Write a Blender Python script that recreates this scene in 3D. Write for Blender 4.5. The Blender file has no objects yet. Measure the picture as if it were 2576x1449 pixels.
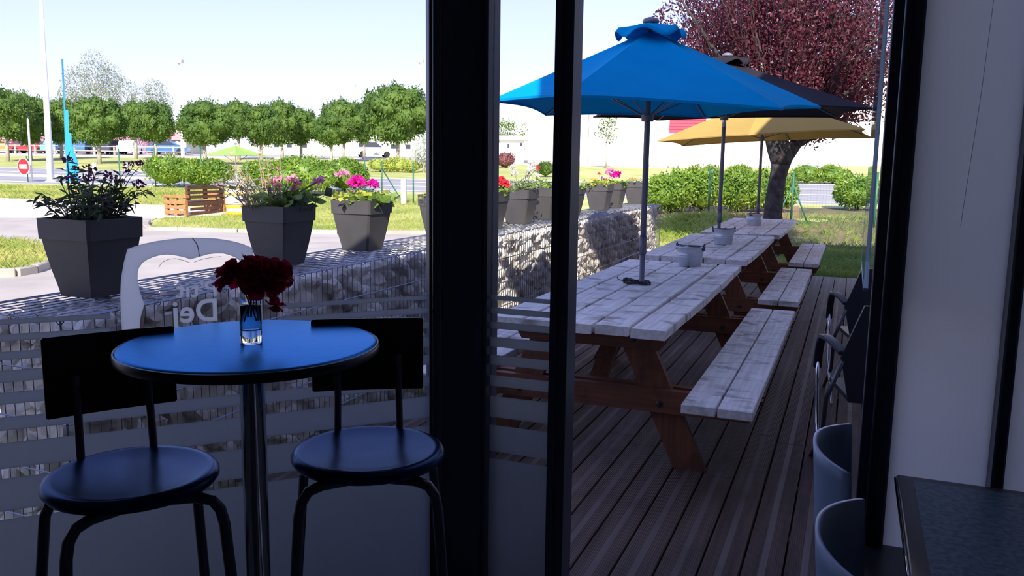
import bpy, math, random
import numpy as np
from mathutils import Vector, Matrix
from mathutils.geometry import tessellate_polygon
rad = math.radians
rng = np.random.default_rng(7)
random.seed(7)
SC = bpy.context.scene
COL = SC.collection

# ------------------------------------------------------------------ camera
F, W, H, EYE = 2120.0, 2576, 1449, 1.5
yaw, pitch, roll = rad(21.8149), rad(8.4715), rad(0.75)
_cy, _sy = math.cos(yaw), math.sin(yaw)
FW = np.array([-_sy*math.cos(pitch), _cy*math.cos(pitch), -math.sin(pitch)])
_rt = np.array([_cy, _sy, 0.0]); _up = np.cross(_rt, FW)
RT = math.cos(roll)*_rt + math.sin(roll)*_up
UP = -math.sin(roll)*_rt + math.cos(roll)*_up
cd = bpy.data.cameras.new('camera'); cam = bpy.data.objects.new('camera', cd); COL.objects.link(cam)
cd.sensor_width = 36; cd.sensor_fit = 'HORIZONTAL'; cd.lens = 36*F/W; cd.clip_start = .05; cd.clip_end = 800
mw = Matrix.Identity(4)
for i in range(3):
    mw[i][0], mw[i][1], mw[i][2] = RT[i], UP[i], -FW[i]
mw[0][3], mw[1][3], mw[2][3] = 0, 0, EYE
cam.matrix_world = mw
SC.camera = cam

# ------------------------------------------------------------------ light
SC.view_settings.view_transform = 'Standard'
try: SC.view_settings.look = 'None'
except Exception: pass
SC.view_settings.gamma = 1
SC.view_settings.use_curve_mapping = False
SC.view_settings.exposure = 0.2
wd = bpy.data.worlds.new('World'); SC.world = wd; wd.use_nodes = True
nt = wd.node_tree; nt.nodes.clear()
sky = nt.nodes.new('ShaderNodeTexSky'); sky.sky_type = 'NISHITA'
sky.sun_disc = False
sky.sun_elevation = rad(34.5); sky.sun_rotation = rad(160); sky.altitude = 200
sky.air_density = 1.0; sky.dust_density = 0.25; sky.ozone_density = 1.6
bg = nt.nodes.new('ShaderNodeBackground'); bg.inputs['Strength'].default_value = 1.0
wo = nt.nodes.new('ShaderNodeOutputWorld')
tn = nt.nodes.new('ShaderNodeMixRGB'); tn.blend_type = 'MULTIPLY'; tn.inputs[0].default_value = 1; tn.inputs[2].default_value = (.392, .372, .58, 1)
gm = nt.nodes.new('ShaderNodeGamma'); gm.inputs[1].default_value = .5
nt.links.new(sky.outputs[0], gm.inputs[0]); nt.links.new(gm.outputs[0], tn.inputs[1]); nt.links.new(tn.outputs[0], bg.inputs[0]); nt.links.new(bg.outputs[0], wo.inputs[0])
sd = bpy.data.lights.new('sun', 'SUN'); so = bpy.data.objects.new('sun', sd); COL.objects.link(so)
sd.energy = 8.2; sd.angle = rad(0.53); sd.color = (1.0, .90, .76)
SUN = Vector((math.sin(rad(20))*math.cos(rad(34.5)), -math.cos(rad(20))*math.cos(rad(34.5)), math.sin(rad(34.5))))
so.rotation_euler = SUN.to_track_quat('Z', 'Y').to_euler(); so.location = (2, -12, 14)
SC.cycles.use_denoising = True
SC.cycles.max_bounces = 8; SC.cycles.transparent_max_bounces = 16

# ------------------------------------------------------------------ place helpers
HF = np.array([-_sy, _cy, 0.0]); HL = np.array([_cy, _sy, 0.0])      # horizontal forward / sideways
def ray(px, py):
    return (FW*F + RT*(px-W/2) + UP*(H/2-py))/F
def at(px, py, s):                       # the point a given distance ahead in that direction
    d = ray(px, py); return np.array([0, 0, EYE]) + d*(s/(d @ HF))
def on_z(px, py, z):
    d = ray(px, py); return np.array([0, 0, EYE]) + d*((z-EYE)/d[2])
def smooth(x, a, b):
    t = min(1, max(0, (x-a)/(b-a))); return t*t*(3-2*t)
def terrain(x, y):
    s = -_sy*x + _cy*y; l = _cy*x + _sy*y
    z = -.2 + (.03*(s-24) if s > 24 else 0)
    if s > 95: z -= .024*(s-95)
    z += .36*smooth(s, 17, 22)*(1-smooth(s, 27, 31))*smooth(l, 1.5, 4.5)
    return z
def ground(px, py):
    d = ray(px, py); a = None
    for s in np.arange(3, 140, .25):
        p = np.array([0, 0, EYE]) + d*(s/(d @ HF))
        if p[2] <= terrain(p[0], p[1]):
            return np.array([p[0], p[1], terrain(p[0], p[1])])
    return p
def lat(l, s, dz=0.0):
    p = HL*l + HF*s; return np.array([p[0], p[1], terrain(p[0], p[1]) + dz])

# ------------------------------------------------------------------ materials
def new_mat(name):
    m = bpy.data.materials.new(name); m.use_nodes = True
    m.node_tree.nodes.clear(); return m, m.node_tree.nodes, m.node_tree.links
def col4(c): return (c[0], c[1], c[2], 1)
def M(name, c1, c2=None, scale=6, rough=.6, metal=0, bump=0, bscale=40, stretch=(1, 1, 1), spec=.5, transl=0, tcol=None, detail=4, lo=.35, hi=.65, coat=0, tint=None):
    m, N, L = new_mat(name)
    out = N.new('ShaderNodeOutputMaterial'); p = N.new('ShaderNodeBsdfPrincipled')
    p.inputs['Base Color'].default_value = col4(c1); p.inputs['Roughness'].default_value = rough
    p.inputs['Metallic'].default_value = metal; p.inputs['Specular IOR Level'].default_value = spec
    p.inputs['Coat Weight'].default_value = coat
    if tint: p.inputs['Specular Tint'].default_value = col4(tint)
    tc = N.new('ShaderNodeTexCoord'); mp = N.new('ShaderNodeMapping'); mp.inputs['Scale'].default_value = stretch
    L.new(tc.outputs['Object'], mp.inputs[0])
    colsock = None
    if c2 is not None:
        nz = N.new('ShaderNodeTexNoise'); nz.inputs['Scale'].default_value = scale; nz.inputs['Detail'].default_value = detail
        L.new(mp.outputs[0], nz.inputs['Vector'])
        cr = N.new('ShaderNodeValToRGB'); cr.color_ramp.elements[0].position = lo; cr.color_ramp.elements[1].position = hi
        cr.color_ramp.elements[0].color = col4(c1); cr.color_ramp.elements[1].color = col4(c2)
        L.new(nz.outputs['Fac'], cr.inputs[0]); colsock = cr.outputs[0]
        L.new(colsock, p.inputs['Base Color'])
    if bump:
        nb = N.new('ShaderNodeTexNoise'); nb.inputs['Scale'].default_value = bscale; nb.inputs['Detail'].default_value = 5
        L.new(mp.outputs[0], nb.inputs['Vector'])
        b = N.new('ShaderNodeBump'); b.inputs['Strength'].default_value = bump; b.inputs['Distance'].default_value = .02
        L.new(nb.outputs['Fac'], b.inputs['Height']); L.new(b.outputs[0], p.inputs['Normal'])
    if transl:
        t = N.new('ShaderNodeBsdfTranslucent'); mx = N.new('ShaderNodeMixShader'); mx.inputs[0].default_value = transl
        if tcol is not None: t.inputs[0].default_value = col4(tcol)
        elif colsock is not None: L.new(colsock, t.inputs[0])
        else: t.inputs[0].default_value = col4(c1)
        L.new(p.outputs[0], mx.inputs[1]); L.new(t.outputs[0], mx.inputs[2]); L.new(mx.outputs[0], out.inputs[0])
    else:
        L.new(p.outputs[0], out.inputs[0])
    return m
def wood(name, c1, c2, dark, axis='y', rough=.7, knots=.5):
    m, N, L = new_mat(name)
    out = N.new('ShaderNodeOutputMaterial'); p = N.new('ShaderNodeBsdfPrincipled'); p.inputs['Roughness'].default_value = rough
    tc = N.new('ShaderNodeTexCoord'); mp = N.new('ShaderNodeMapping')
    st = {'y': (22, 1.3, 22), 'x': (1.3, 22, 22), 'z': (22, 22, 1.3)}[axis]; mp.inputs['Scale'].default_value = st
    L.new(tc.outputs['Object'], mp.inputs[0])
    n1 = N.new('ShaderNodeTexNoise'); n1.inputs['Scale'].default_value = 2.2; n1.inputs['Detail'].default_value = 6
    L.new(mp.outputs[0], n1.inputs['Vector'])
    r1 = N.new('ShaderNodeValToRGB'); r1.color_ramp.elements[0].color = col4(c1); r1.color_ramp.elements[1].color = col4(c2)
    r1.color_ramp.elements[0].position = .3; r1.color_ramp.elements[1].position = .7
    L.new(n1.outputs['Fac'], r1.inputs[0])
    mp2 = N.new('ShaderNodeMapping'); mp2.inputs['Scale'].default_value = {'y': (5, 9, 5), 'x': (9, 5, 5), 'z': (5, 5, 9)}[axis]
    L.new(tc.outputs['Object'], mp2.inputs[0])
    n2 = N.new('ShaderNodeTexNoise'); n2.inputs['Scale'].default_value = 1.1; n2.inputs['Detail'].default_value = 3; n2.inputs['Distortion'].default_value = .8
    L.new(mp2.outputs[0], n2.inputs['Vector'])
    r2 = N.new('ShaderNodeValToRGB'); r2.color_ramp.elements[0].position = .52; r2.color_ramp.elements[1].position = .70
    r2.color_ramp.elements[0].color = (0, 0, 0, 1); r2.color_ramp.elements[1].color = (knots, knots, knots, 1)
    L.new(n2.outputs['Fac'], r2.inputs[0])
    mx = N.new('ShaderNodeMixRGB'); L.new(r2.outputs[0], mx.inputs[0]); L.new(r1.outputs[0], mx.inputs[1]); mx.inputs[2].default_value = col4(dark)
    L.new(mx.outputs[0], p.inputs['Base Color'])
    b = N.new('ShaderNodeBump'); b.inputs['Strength'].default_value = .25; b.inputs['Distance'].default_value = .004
    L.new(n1.outputs['Fac'], b.inputs['Height']); L.new(b.outputs[0], p.inputs['Normal'])
    L.new(p.outputs[0], out.inputs[0]); return m
def deck_mat():
    m, N, L = new_mat('deck_boards')
    out = N.new('ShaderNodeOutputMaterial'); p = N.new('ShaderNodeBsdfPrincipled'); p.inputs['Roughness'].default_value = .62
    tc = N.new('ShaderNodeTexCoord'); sp = N.new('ShaderNodeSeparateXYZ'); L.new(tc.outputs['Object'], sp.inputs[0])
    def math_(op, a, b=None):
        n = N.new('ShaderNodeMath'); n.operation = op
        for i, v in enumerate((a, b)):
            if v is None: continue
            if isinstance(v, (int, float)): n.inputs[i].default_value = v
            else: L.new(v, n.inputs[i])
        return n.outputs[0]
    u = math_('DIVIDE', sp.outputs[0], .148); fr = math_('FRACT', u); idx = math_('FLOOR', u)
    cen = math_('ABSOLUTE', math_('SUBTRACT', fr, .5))               # 0 at the middle of a board
    strip = math_('LESS_THAN', cen, .085)
    gro = math_('SINE', math_('MULTIPLY', sp.outputs[0], 2*math.pi/.0085))
    gro = math_('MULTIPLY', gro, math_('SUBTRACT', 1.0, strip))
    mp = N.new('ShaderNodeMapping'); mp.inputs['Scale'].default_value = (14, .9, 1); L.new(tc.outputs['Object'], mp.inputs[0])
    n1 = N.new('ShaderNodeTexNoise'); n1.inputs['Scale'].default_value = 2; n1.inputs['Detail'].default_value = 6; L.new(mp.outputs[0], n1.inputs['Vector'])
    wn = N.new('ShaderNodeTexWhiteNoise'); wn.noise_dimensions = '1D'; L.new(idx, wn.inputs['W'])
    r1 = N.new('ShaderNodeValToRGB'); r1.color_ramp.elements[0].color = (.062, .038, .028, 1); r1.color_ramp.elements[1].color = (.16, .108, .082, 1)
    r1.color_ramp.elements[0].position = .3; r1.color_ramp.elements[1].position = .72
    L.new(math_('ADD', math_('MULTIPLY', n1.outputs['Fac'], .8), math_('MULTIPLY', wn.outputs[0], .22)), r1.inputs[0])
    mx = N.new('ShaderNodeMixRGB'); mx.blend_type = 'MIX'; L.new(math_('MULTIPLY', strip, .35), mx.inputs[0]); L.new(r1.outputs[0], mx.inputs[1]); mx.inputs[2].default_value = (.24, .205, .18, 1)
    n3 = N.new('ShaderNodeTexNoise'); n3.inputs['Scale'].default_value = 3.2; n3.inputs['Detail'].default_value = 3; L.new(tc.outputs['Object'], n3.inputs['Vector'])
    r3 = N.new('ShaderNodeValToRGB'); r3.color_ramp.elements[0].position = .56; r3.color_ramp.elements[1].position = .75
    r3.color_ramp.elements[0].color = (0, 0, 0, 1); r3.color_ramp.elements[1].color = (.6, .6, .6, 1); L.new(n3.outputs['Fac'], r3.inputs[0])
    m2 = N.new('ShaderNodeMixRGB'); L.new(r3.outputs[0], m2.inputs[0]); L.new(mx.outputs[0], m2.inputs[1]); m2.inputs[2].default_value = (.05, .034, .026, 1)
    L.new(m2.outputs[0], p.inputs['Base Color'])
    b = N.new('ShaderNodeBump'); b.inputs['Strength'].default_value = .55; b.inputs['Distance'].default_value = .003
    L.new(gro, b.inputs['Height']); L.new(b.outputs[0], p.inputs['Normal'])
    L.new(p.outputs[0], out.inputs[0]); return m
def pane_mat(name, tint=(.975, .985, .99)):
    m, N, L = new_mat(name)
    out = N.new('ShaderNodeOutputMaterial'); t = N.new('ShaderNodeBsdfTransparent'); t.inputs[0].default_value = col4(tint)
    g = N.new('ShaderNodeBsdfGlossy'); g.inputs['Roughness'].default_value = .02
    fz = N.new('ShaderNodeFresnel'); fz.inputs[0].default_value = 1.35
    mx = N.new('ShaderNodeMixShader'); L.new(fz.outputs[0], mx.inputs[0]); L.new(t.outputs[0], mx.inputs[1]); L.new(g.outputs[0], mx.inputs[2])
    L.new(mx.outputs[0], out.inputs[0]); return m
def film_mat(name, c, diff=.25):
    m, N, L = new_mat(name)
    out = N.new('ShaderNodeOutputMaterial'); t = N.new('ShaderNodeBsdfTranslucent'); t.inputs[0].default_value = col4(c)
    d = N.new('ShaderNodeBsdfDiffuse'); d.inputs[0].default_value = col4(c); mx = N.new('ShaderNodeMixShader'); mx.inputs[0].default_value = diff
    L.new(t.outputs[0], mx.inputs[1]); L.new(d.outputs[0], mx.inputs[2]); L.new(mx.outputs[0], out.inputs[0]); return m
def glass_mat(name, ior, c=(1, 1, 1)):
    m, N, L = new_mat(name)
    out = N.new('ShaderNodeOutputMaterial'); g = N.new('ShaderNodeBsdfGlass'); g.inputs['IOR'].default_value = ior; g.inputs[0].default_value = col4(c); g.inputs['Roughness'].default_value = 0
    L.new(g.outputs[0], out.inputs[0]); return m

MT = dict(
    alu=M('dark_aluminium', (.052, .058, .085), rough=.38, spec=.5),
    room=M('room_paint', (.42, .42, .45), rough=.9), floor=M('room_tiles', (.22, .22, .23), (.28, .28, .29), rough=.4),
    render=M('outside_render', (.58, .56, .53), rough=.9),
    pane=pane_mat('window_glass'), film=film_mat('frosted_film', (.62, .64, .66), .2), logo=film_mat('white_film', (.98, .98, .98), .04),
    ink=M('pencil_line', (.12, .13, .15)), frost=film_mat('frosted_panel', (.93, .93, .93), .15),
    deck=deck_mat(),
    tabletop=wood('weathered_planks', (.66, .63, .59), (.93, .90, .86), (.22, .17, .14), 'y', knots=.75),
    stain=wood('stained_timber', (.13, .045, .022), (.24, .085, .038), (.05, .02, .012), 'z', .6),
    stainx=wood('stained_beam', (.13, .045, .022), (.24, .085, .038), (.05, .02, .012), 'x', .6),
    bolt=M('bolt_steel', (.08, .08, .09), rough=.4, metal=.8),
    zinc=M('zinc', (.62, .66, .70), (.50, .54, .58), scale=14, rough=.4, metal=.6),
    zincdark=M('bucket_lug', (.05, .055, .07), rough=.4, metal=.5),
    gripwood=M('grip_wood', (.18, .12, .08)),
    pole=M('umbrella_pole', (.15, .15, .185), rough=.4, spec=.5), polesil=M('pole_joint', (.5, .5, .52), rough=.3, metal=.9),
    blue=M('blue_canvas', (.0, .30, .64), (.0, .33, .68), scale=3, rough=.85, transl=.12, spec=.04),
    black=M('charcoal_canvas', (.020, .020, .030), (.026, .026, .038), scale=3, rough=.85, transl=.12, spec=.15),
    yellow=M('yellow_canvas', (.56, .40, .115), (.60, .43, .14), scale=3, rough=.85, transl=.35, spec=.15),
    lime=M('lime_canvas', (.42, .62, .18), rough=.85, transl=.4, spec=.15),
    cord=M('cord_black', (.015, .015, .018), (.45, .45, .48), scale=160, lo=.62, hi=.66, rough=.6),
    wire=M('galvanised_wire', (.22, .25, .30), rough=.35, metal=.75),
    stone=M('limestone', (.50, .45, .40), (.86, .81, .75), scale=3.2, rough=.9, bump=.6, bscale=14, detail=7),
    pot=M('anthracite_pot', (.050, .049, .053), (.06, .058, .062), scale=8, rough=.55, bump=.04, bscale=300),
    soil=M('soil', (.04, .025, .018), rough=1),
    laminate=M('blue_grey_laminate', (.025, .18, .40), (.032, .21, .46), scale=30, rough=.34, stretch=(1, 6, 1), metal=.7, tint=(.25, .62, 1.0)),
    edge=M('black_edge', (.018, .018, .022), rough=.35), chrome=M('chrome', (.72, .73, .75), rough=.09, metal=1),
    seat=M('black_lacquer_seat', (.009, .026, .07), rough=.27, metal=.4, tint=(.3, .6, 1.0)), steel=M('painted_steel_tube', (.10, .105, .12), rough=.33, metal=.6),
    backrest=M('black_backrest', (.010, .010, .012), rough=.5),
    glass=glass_mat('clear_glass', 1.45), water=glass_mat('water', 1.33, (.93, .97, 1)),
    rose=M('dark_red_petal', (.34, .008, .05), (.48, .018, .08), scale=20, rough=.75, transl=.3, tcol=(.45, .01, .05), spec=.2),
    stem=M('rose_stem', (.03, .055, .02), rough=.6),
    speck=M('speckled_top', (.02, .055, .09), (.09, .19, .27), scale=70, rough=.3, spec=.6, bump=.1, bscale=200),
    tub=M('pale_plastic', (.44, .57, .76), rough=.4), blackp=M('black_plastic', (.018, .020, .028), rough=.45), 
    lawn=M('lawn', (.30, .36, .075), (.52, .50, .20), scale=.55, rough=.95, detail=9, lo=.3, hi=.7, bump=.8, bscale=9),
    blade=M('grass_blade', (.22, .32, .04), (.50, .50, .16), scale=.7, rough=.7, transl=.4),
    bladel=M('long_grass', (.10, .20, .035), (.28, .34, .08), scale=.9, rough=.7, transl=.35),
    asphalt=M('asphalt', (.38, .345, .31), (.46, .42, .38), scale=1.2, rough=.9, detail=10, bump=.3, bscale=60),
    road=M('road', (.27, .275, .29), (.33, .33, .34), scale=.8, rough=.85, detail=8), white=M('road_paint', (.66, .66, .65), rough=.7),
    path=M('pale_path', (.66, .58, .50), (.74, .66, .57), scale=.8, rough=.95, detail=8), kerb=M('kerb_stone', (.34, .31, .26), (.44, .40, .34), scale=4, rough=.9),
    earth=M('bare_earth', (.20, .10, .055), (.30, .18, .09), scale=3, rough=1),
    bank=M('dry_bank_shaded', (.07, .075, .03), (.20, .15, .075), scale=1.3, rough=1, detail=8, bump=.6, bscale=12),  # dry grass and soil, darkened to put the bank's shade into the colour
    hedge=M('laurel_leaf', (.10, .21, .022), (.24, .37, .045), scale=1.6, rough=.36, transl=.3, spec=.5, detail=6),
    crown=M('street_tree_leaf', (.055, .12, .022), (.13, .22, .04), scale=.9, rough=.6, transl=.3, spec=.3),
    birch=M('birch_leaf', (.22, .27, .14), (.32, .36, .22), scale=1, rough=.7, transl=.35), silver=M('silver_leaf', (.42, .47, .40), (.55, .58, .52), rough=.7, transl=.3),
    plum=M('plum_leaf', (.055, .013, .027), (.15, .034, .06), scale=1.1, rough=.45, transl=.25, tcol=(.26, .04, .06), spec=.4),
    berberis=M('burgundy_leaf', (.16, .05, .06), (.26, .10, .10), scale=3, rough=.6, transl=.2),
    shrub=M('yellow_green_leaf', (.30, .40, .06), (.45, .50, .10), scale=3, rough=.6, transl=.3),
    bark=M('bark', (.018, .015, .016), (.06, .053, .053), scale=9, rough=.95, bump=.7, bscale=18), barkp=M('pale_bark', (.36, .32, .27), (.48, .44, .38), scale=5, rough=.9),
    stake=M('stake_wood', (.55, .40, .22), rough=.8),
    leafd=M('dark_leaf', (.035, .06, .025), (.07, .10, .04), scale=12, rough=.6, transl=.2), leafg=M('fresh_leaf', (.13, .25, .04), (.28, .38, .08), scale=9, rough=.5, transl=.3),
    leafs=M('grey_green_leaf', (.26, .33, .20), (.40, .45, .28), scale=12, rough=.7, transl=.3), leafy=M('lime_leaf', (.32, .42, .04), (.50, .50, .08), scale=12, rough=.6, transl=.3),
    fpurple=M('purple_petal', (.10, .012, .07), (.18, .02, .10), scale=9, rough=.7, transl=.25), fpink=M('pink_petal', (.75, .20, .33), (.85, .48, .55), scale=22, rough=.7, transl=.3),
    flilac=M('lilac_pink_petal', (.72, .22, .45), (.82, .40, .58), scale=22, rough=.7, transl=.3),
    fmag=M('magenta_petal', (.72, .0, .36), (.82, .02, .45), scale=20, rough=.7, transl=.3), fred=M('red_petal', (.72, .01, .035), (.80, .05, .07), scale=20, rough=.7, transl=.3),
    fwhite=M('white_petal', (.80, .76, .70), rough=.7, transl=.3), fyel=M('yellow_petal', (.85, .55, .03), (.80, .22, .02), scale=26, rough=.7, transl=.3), fviolet=M('violet_petal', (.20, .10, .45), rough=.7, transl=.3),
    gaura=M('gaura_stem', (.50, .33, .22), (.62, .32, .26), scale=14, rough=.8, transl=.2),
    pallet=wood('pallet_wood_shaded', (.065, .028, .016), (.12, .05, .025), (.035, .015, .01), 'x', .7), palletend=wood('pallet_end', (.34, .14, .05), (.46, .22, .09), (.16, .06, .02), 'z', .7),  # backrest and seat wood darkened to carry the shade on the bench's back
    barrel=M('barrel_white', (.68, .56, .46), (.74, .62, .52), scale=3, rough=.6), band=M('barrel_yellow', (.85, .58, .02), rough=.5), hoop=M('barrel_hoop', (.35, .18, .08), rough=.5, metal=.4),
    whitep=M('white_paint', (.80, .80, .80), rough=.5), greyp=M('grey_post', (.34, .36, .39), rough=.6), concrete=M('white_concrete', (.72, .70, .66), rough=.8),
    cyan=M('cyan_paint', (.06, .42, .72), rough=.45), palecyan=M('pale_blue_paint', (.50, .68, .85), rough=.5),
    green=M('green_coated_post', (.03, .13, .08), rough=.5), signred=M('sign_red', (.55, .015, .03), rough=.4),
    rail=M('weathered_rail', (.42, .37, .32), (.52, .47, .42), scale=3, rough=.9),
    hangar=M('white_cladding', (.86, .86, .85), rough=.7), plinth=M('hangar_plinth', (.42, .42, .43), rough=.9), redclad=M('red_cladding', (.60, .05, .09), rough=.6),
    pinkw=M('pink_render', (.70, .33, .42), (.74, .37, .46), scale=2, rough=.9), rooft=M('pink_tiles', (.55, .26, .26), (.62, .34, .32), scale=6, rough=.9), greyw=M('pale_render', (.62, .60, .58), rough=.9), darkwin=M('dark_pane', (.05, .06, .08), rough=.15),
    tyre=M('tyre', (.02, .02, .02), rough=.9), tail=M('lamp_housing', (.72, .72, .74), rough=.4),
)
for nm, c in dict(carred=(.45, .03, .04), carwhite=(.75, .75, .75), carblue=(.06, .16, .34), cardark=(.05, .06, .09), cargrey=(.32, .34, .36), carsky=(.16, .40, .70), carorange=(.60, .25, .05)).items():
    MT[nm] = M(nm.replace('car', 'car_paint_'), c, rough=.25, coat=.5)

# ------------------------------------------------------------------ mesh helpers
class MB:
    def __init__(s): s.v, s.f = [], []
    def add(s, vs, fs):
        o = len(s.v); s.v += [tuple(map(float, p)) for p in vs]; s.f += [tuple(i+o for i in f) for f in fs]; return s
    def addnp(s, V, Fc):
        o = len(s.v); s.v += V.tolist(); s.f += (Fc+o).tolist(); return s
    def box(s, a, b, ch=0.0):
        x0, y0, z0 = a; x1, y1, z1 = b
        if ch <= 0:
            vs = [(x0, y0, z0), (x1, y0, z0), (x1, y1, z0), (x0, y1, z0), (x0, y0, z1), (x1, y0, z1), (x1, y1, z1), (x0, y1, z1)]
            return s.add(vs, [(0, 3, 2, 1), (4, 5, 6, 7), (0, 1, 5, 4), (1, 2, 6, 5), (2, 3, 7, 6), (3, 0, 4, 7)])
        return s.obox(((x0+x1)/2, (y0+y1)/2, (z0+z1)/2), (1, 0, 0), (0, 1, 0), (0, 0, 1), (x1-x0)/2, (y1-y0)/2, (z1-z0)/2, ch)
    def obox(s, c, ax, ay, az, hx, hy, hz, ch=0.0):
        c = np.array(c, float); ax, ay, az = (np.array(k, float)/np.linalg.norm(k) for k in (ax, ay, az))
        if ch <= 0:
            vs = [c+ax*hx*i+ay*hy*j+az*hz*k for k in (-1, 1) for i, j in ((-1, -1), (1, -1), (1, 1), (-1, 1))]
            return s.add(vs, [(0, 3, 2, 1), (4, 5, 6, 7), (0, 1, 5, 4), (1, 2, 6, 5), (2, 3, 7, 6), (3, 0, 4, 7)])
        rings = []
        for k, q in ((-hz, ch), (-hz+ch, 0), (hz-ch, 0), (hz, ch)):
            X, Y = hx-q, hy-q; e = ch*.5 if q == 0 else 0
            rings.append([c+ax*i+ay*j+az*k for i, j in ((-X+e, -Y), (X-e, -Y), (X, -Y+e), (X, Y-e), (X-e, Y), (-X+e, Y), (-X, Y-e), (-X, -Y+e))])
        vs = [p for r in rings for p in r]; fs = [tuple(range(7, -1, -1)), tuple(range(24, 32))]
        for r in range(3):
            for i in range(8): fs.append((r*8+i, r*8+(i+1) % 8, r*8+8+(i+1) % 8, r*8+8+i))
        return s.add(vs, fs)
    def tube(s, pts, r, n=8, caps=True):
        P = [np.array(p, float) for p in pts]; k = len(P); rs = [r]*k if np.isscalar(r) else list(r)
        T = []
        for i in range(k):
            d = P[min(i+1, k-1)]-P[max(i-1, 0)]; T.append(d/(np.linalg.norm(d)+1e-9))
        u = np.cross(T[0], (0, 0, 1.0))
        if np.linalg.norm(u) < .1: u = np.cross(T[0], (1.0, 0, 0))
        u /= np.linalg.norm(u); vs = []
        for i in range(k):
            u = u-T[i]*(u @ T[i]); u /= np.linalg.norm(u)+1e-9; w = np.cross(T[i], u)
            for j in range(n):
                a = 2*math.pi*j/n; vs.append(P[i]+rs[i]*(math.cos(a)*u+math.sin(a)*w))
        fs = [(i*n+j, i*n+(j+1) % n, (i+1)*n+(j+1) % n, (i+1)*n+j) for i in range(k-1) for j in range(n)]
        if caps: fs += [tuple(range(n-1, -1, -1)), tuple(range((k-1)*n, k*n))]
        return s.add(vs, fs)
    def lathe(s, prof, c=(0, 0, 0), n=32, cap0=True, cap1=True):
        vs = [(c[0]+r*math.cos(2*math.pi*j/n), c[1]+r*math.sin(2*math.pi*j/n), c[2]+z) for r, z in prof for j in range(n)]
        k = len(prof); fs = [(i*n+j, i*n+(j+1) % n, (i+1)*n+(j+1) % n, (i+1)*n+j) for i in range(k-1) for j in range(n)]
        if cap0: fs.append(tuple(range(n-1, -1, -1)))
        if cap1: fs.append(tuple(range((k-1)*n, k*n)))
        return s.add(vs, fs)
    def prism(s, poly, fn, t0, t1, holes=()):
        """flat outline (with holes) given a thickness; fn(u, v, t) -> xyz"""
        loops = [list(poly)]+[list(h) for h in holes]; pts = [p for l in loops for p in l]; n = len(pts)
        tri = tessellate_polygon([[Vector((p[0], p[1], 0)) for p in l] for l in loops])
        vs = [fn(p[0], p[1], t0) for p in pts]+[fn(p[0], p[1], t1) for p in pts]
        fs = [tuple(t) for t in tri]+[tuple(i+n for i in reversed(t)) for t in tri]
        o = 0
        for l in loops:
            k = len(l); fs += [(o+i, o+(i+1) % k, o+(i+1) % k+n, o+i+n) for i in range(k)]; o += k
        return s.add(vs, fs)
    def kites(s, C, Dv, Nv, ln, wd, bend=.0):
        """leaf shapes: base C, direction Dv, face normal Nv, length, width"""
        C, Dv, Nv = (np.asarray(k, float) for k in (C, Dv, Nv))
        Dv = Dv/(np.linalg.norm(Dv, axis=1, keepdims=True)+1e-9); S = np.cross(Dv, Nv); S /= np.linalg.norm(S, axis=1, keepdims=True)+1e-9
        Nn = np.cross(S, Dv); ln = np.broadcast_to(np.asarray(ln, float), (len(C),))[:, None]; wd = np.broadcast_to(np.asarray(wd, float), (len(C),))[:, None]
        V = np.stack([C, C+Dv*ln*.5+S*wd*.5-Nn*bend*ln*.2, C+Dv*ln-Nn*bend*ln, C+Dv*ln*.5-S*wd*.5-Nn*bend*ln*.2], 1).reshape(-1, 3)
        return s.addnp(V, np.arange(len(C)*4).reshape(-1, 4))
    def build(s, name, mat, parent=None, smooth=False, local=False):
        me = bpy.data.meshes.new(name)
        V = np.array(s.v, float)
        base = np.zeros(3)
        if parent is not None and not local:
            q = parent
            while q is not None: base = base+np.array(q.location); q = q.parent
        me.from_pydata((V-base).tolist(), [], s.f); me.update()
        if smooth: me.polygons.foreach_set('use_smooth', [True]*len(me.polygons))
        o = bpy.data.objects.new(name, me); me.materials.append(MT[mat] if isinstance(mat, str) else mat)
        if parent is not None: o.parent = parent
        COL.objects.link(o); return o
def tag(o, label, cat, group=None):
    o['label'] = label; o['category'] = cat
    if group: o['group'] = group
    return o
def thing(name, label, cat, loc=(0, 0, 0), rz=0, group=None):
    o = bpy.data.objects.new(name, None); o.location = tuple(map(float, loc)); o.rotation_euler = (0, 0, rz); o.empty_display_size = .1
    COL.objects.link(o); return tag(o, label, cat, group)
def struct(o): o['kind'] = 'structure'; return o
def stuff(o): o['kind'] = 'stuff'; return o
def dup(root, loc, rz=0, label=None, group=None, sc=None):
    def rec(o, par):
        c = o.copy(); COL.objects.link(c)
        if par is not None: c.parent = par
        for ch in o.children: rec(ch, c)
        return c
    r = rec(root, None); r.location = tuple(map(float, loc)); r.rotation_euler = (0, 0, rz)
    if label: r['label'] = label
    if group: r['group'] = group
    if sc is not None: r.scale = sc if not np.isscalar(sc) else (sc, sc, sc)
    return r
def rand_unit(n, r=rng):
    v = r.normal(size=(n, 3)); return v/np.linalg.norm(v, axis=1, keepdims=True)
def ico(sub=2):
    import bmesh
    b = bmesh.new(); bmesh.ops.create_icosphere(b, subdivisions=sub, radius=1); b.verts.ensure_lookup_table()
    V = np.array([v.co[:] for v in b.verts]); Fc = np.array([[v.index for v in f.verts] for f in b.faces]); b.free(); return V, Fc
ICO1, ICO2 = ico(1), ico(2)
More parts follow.
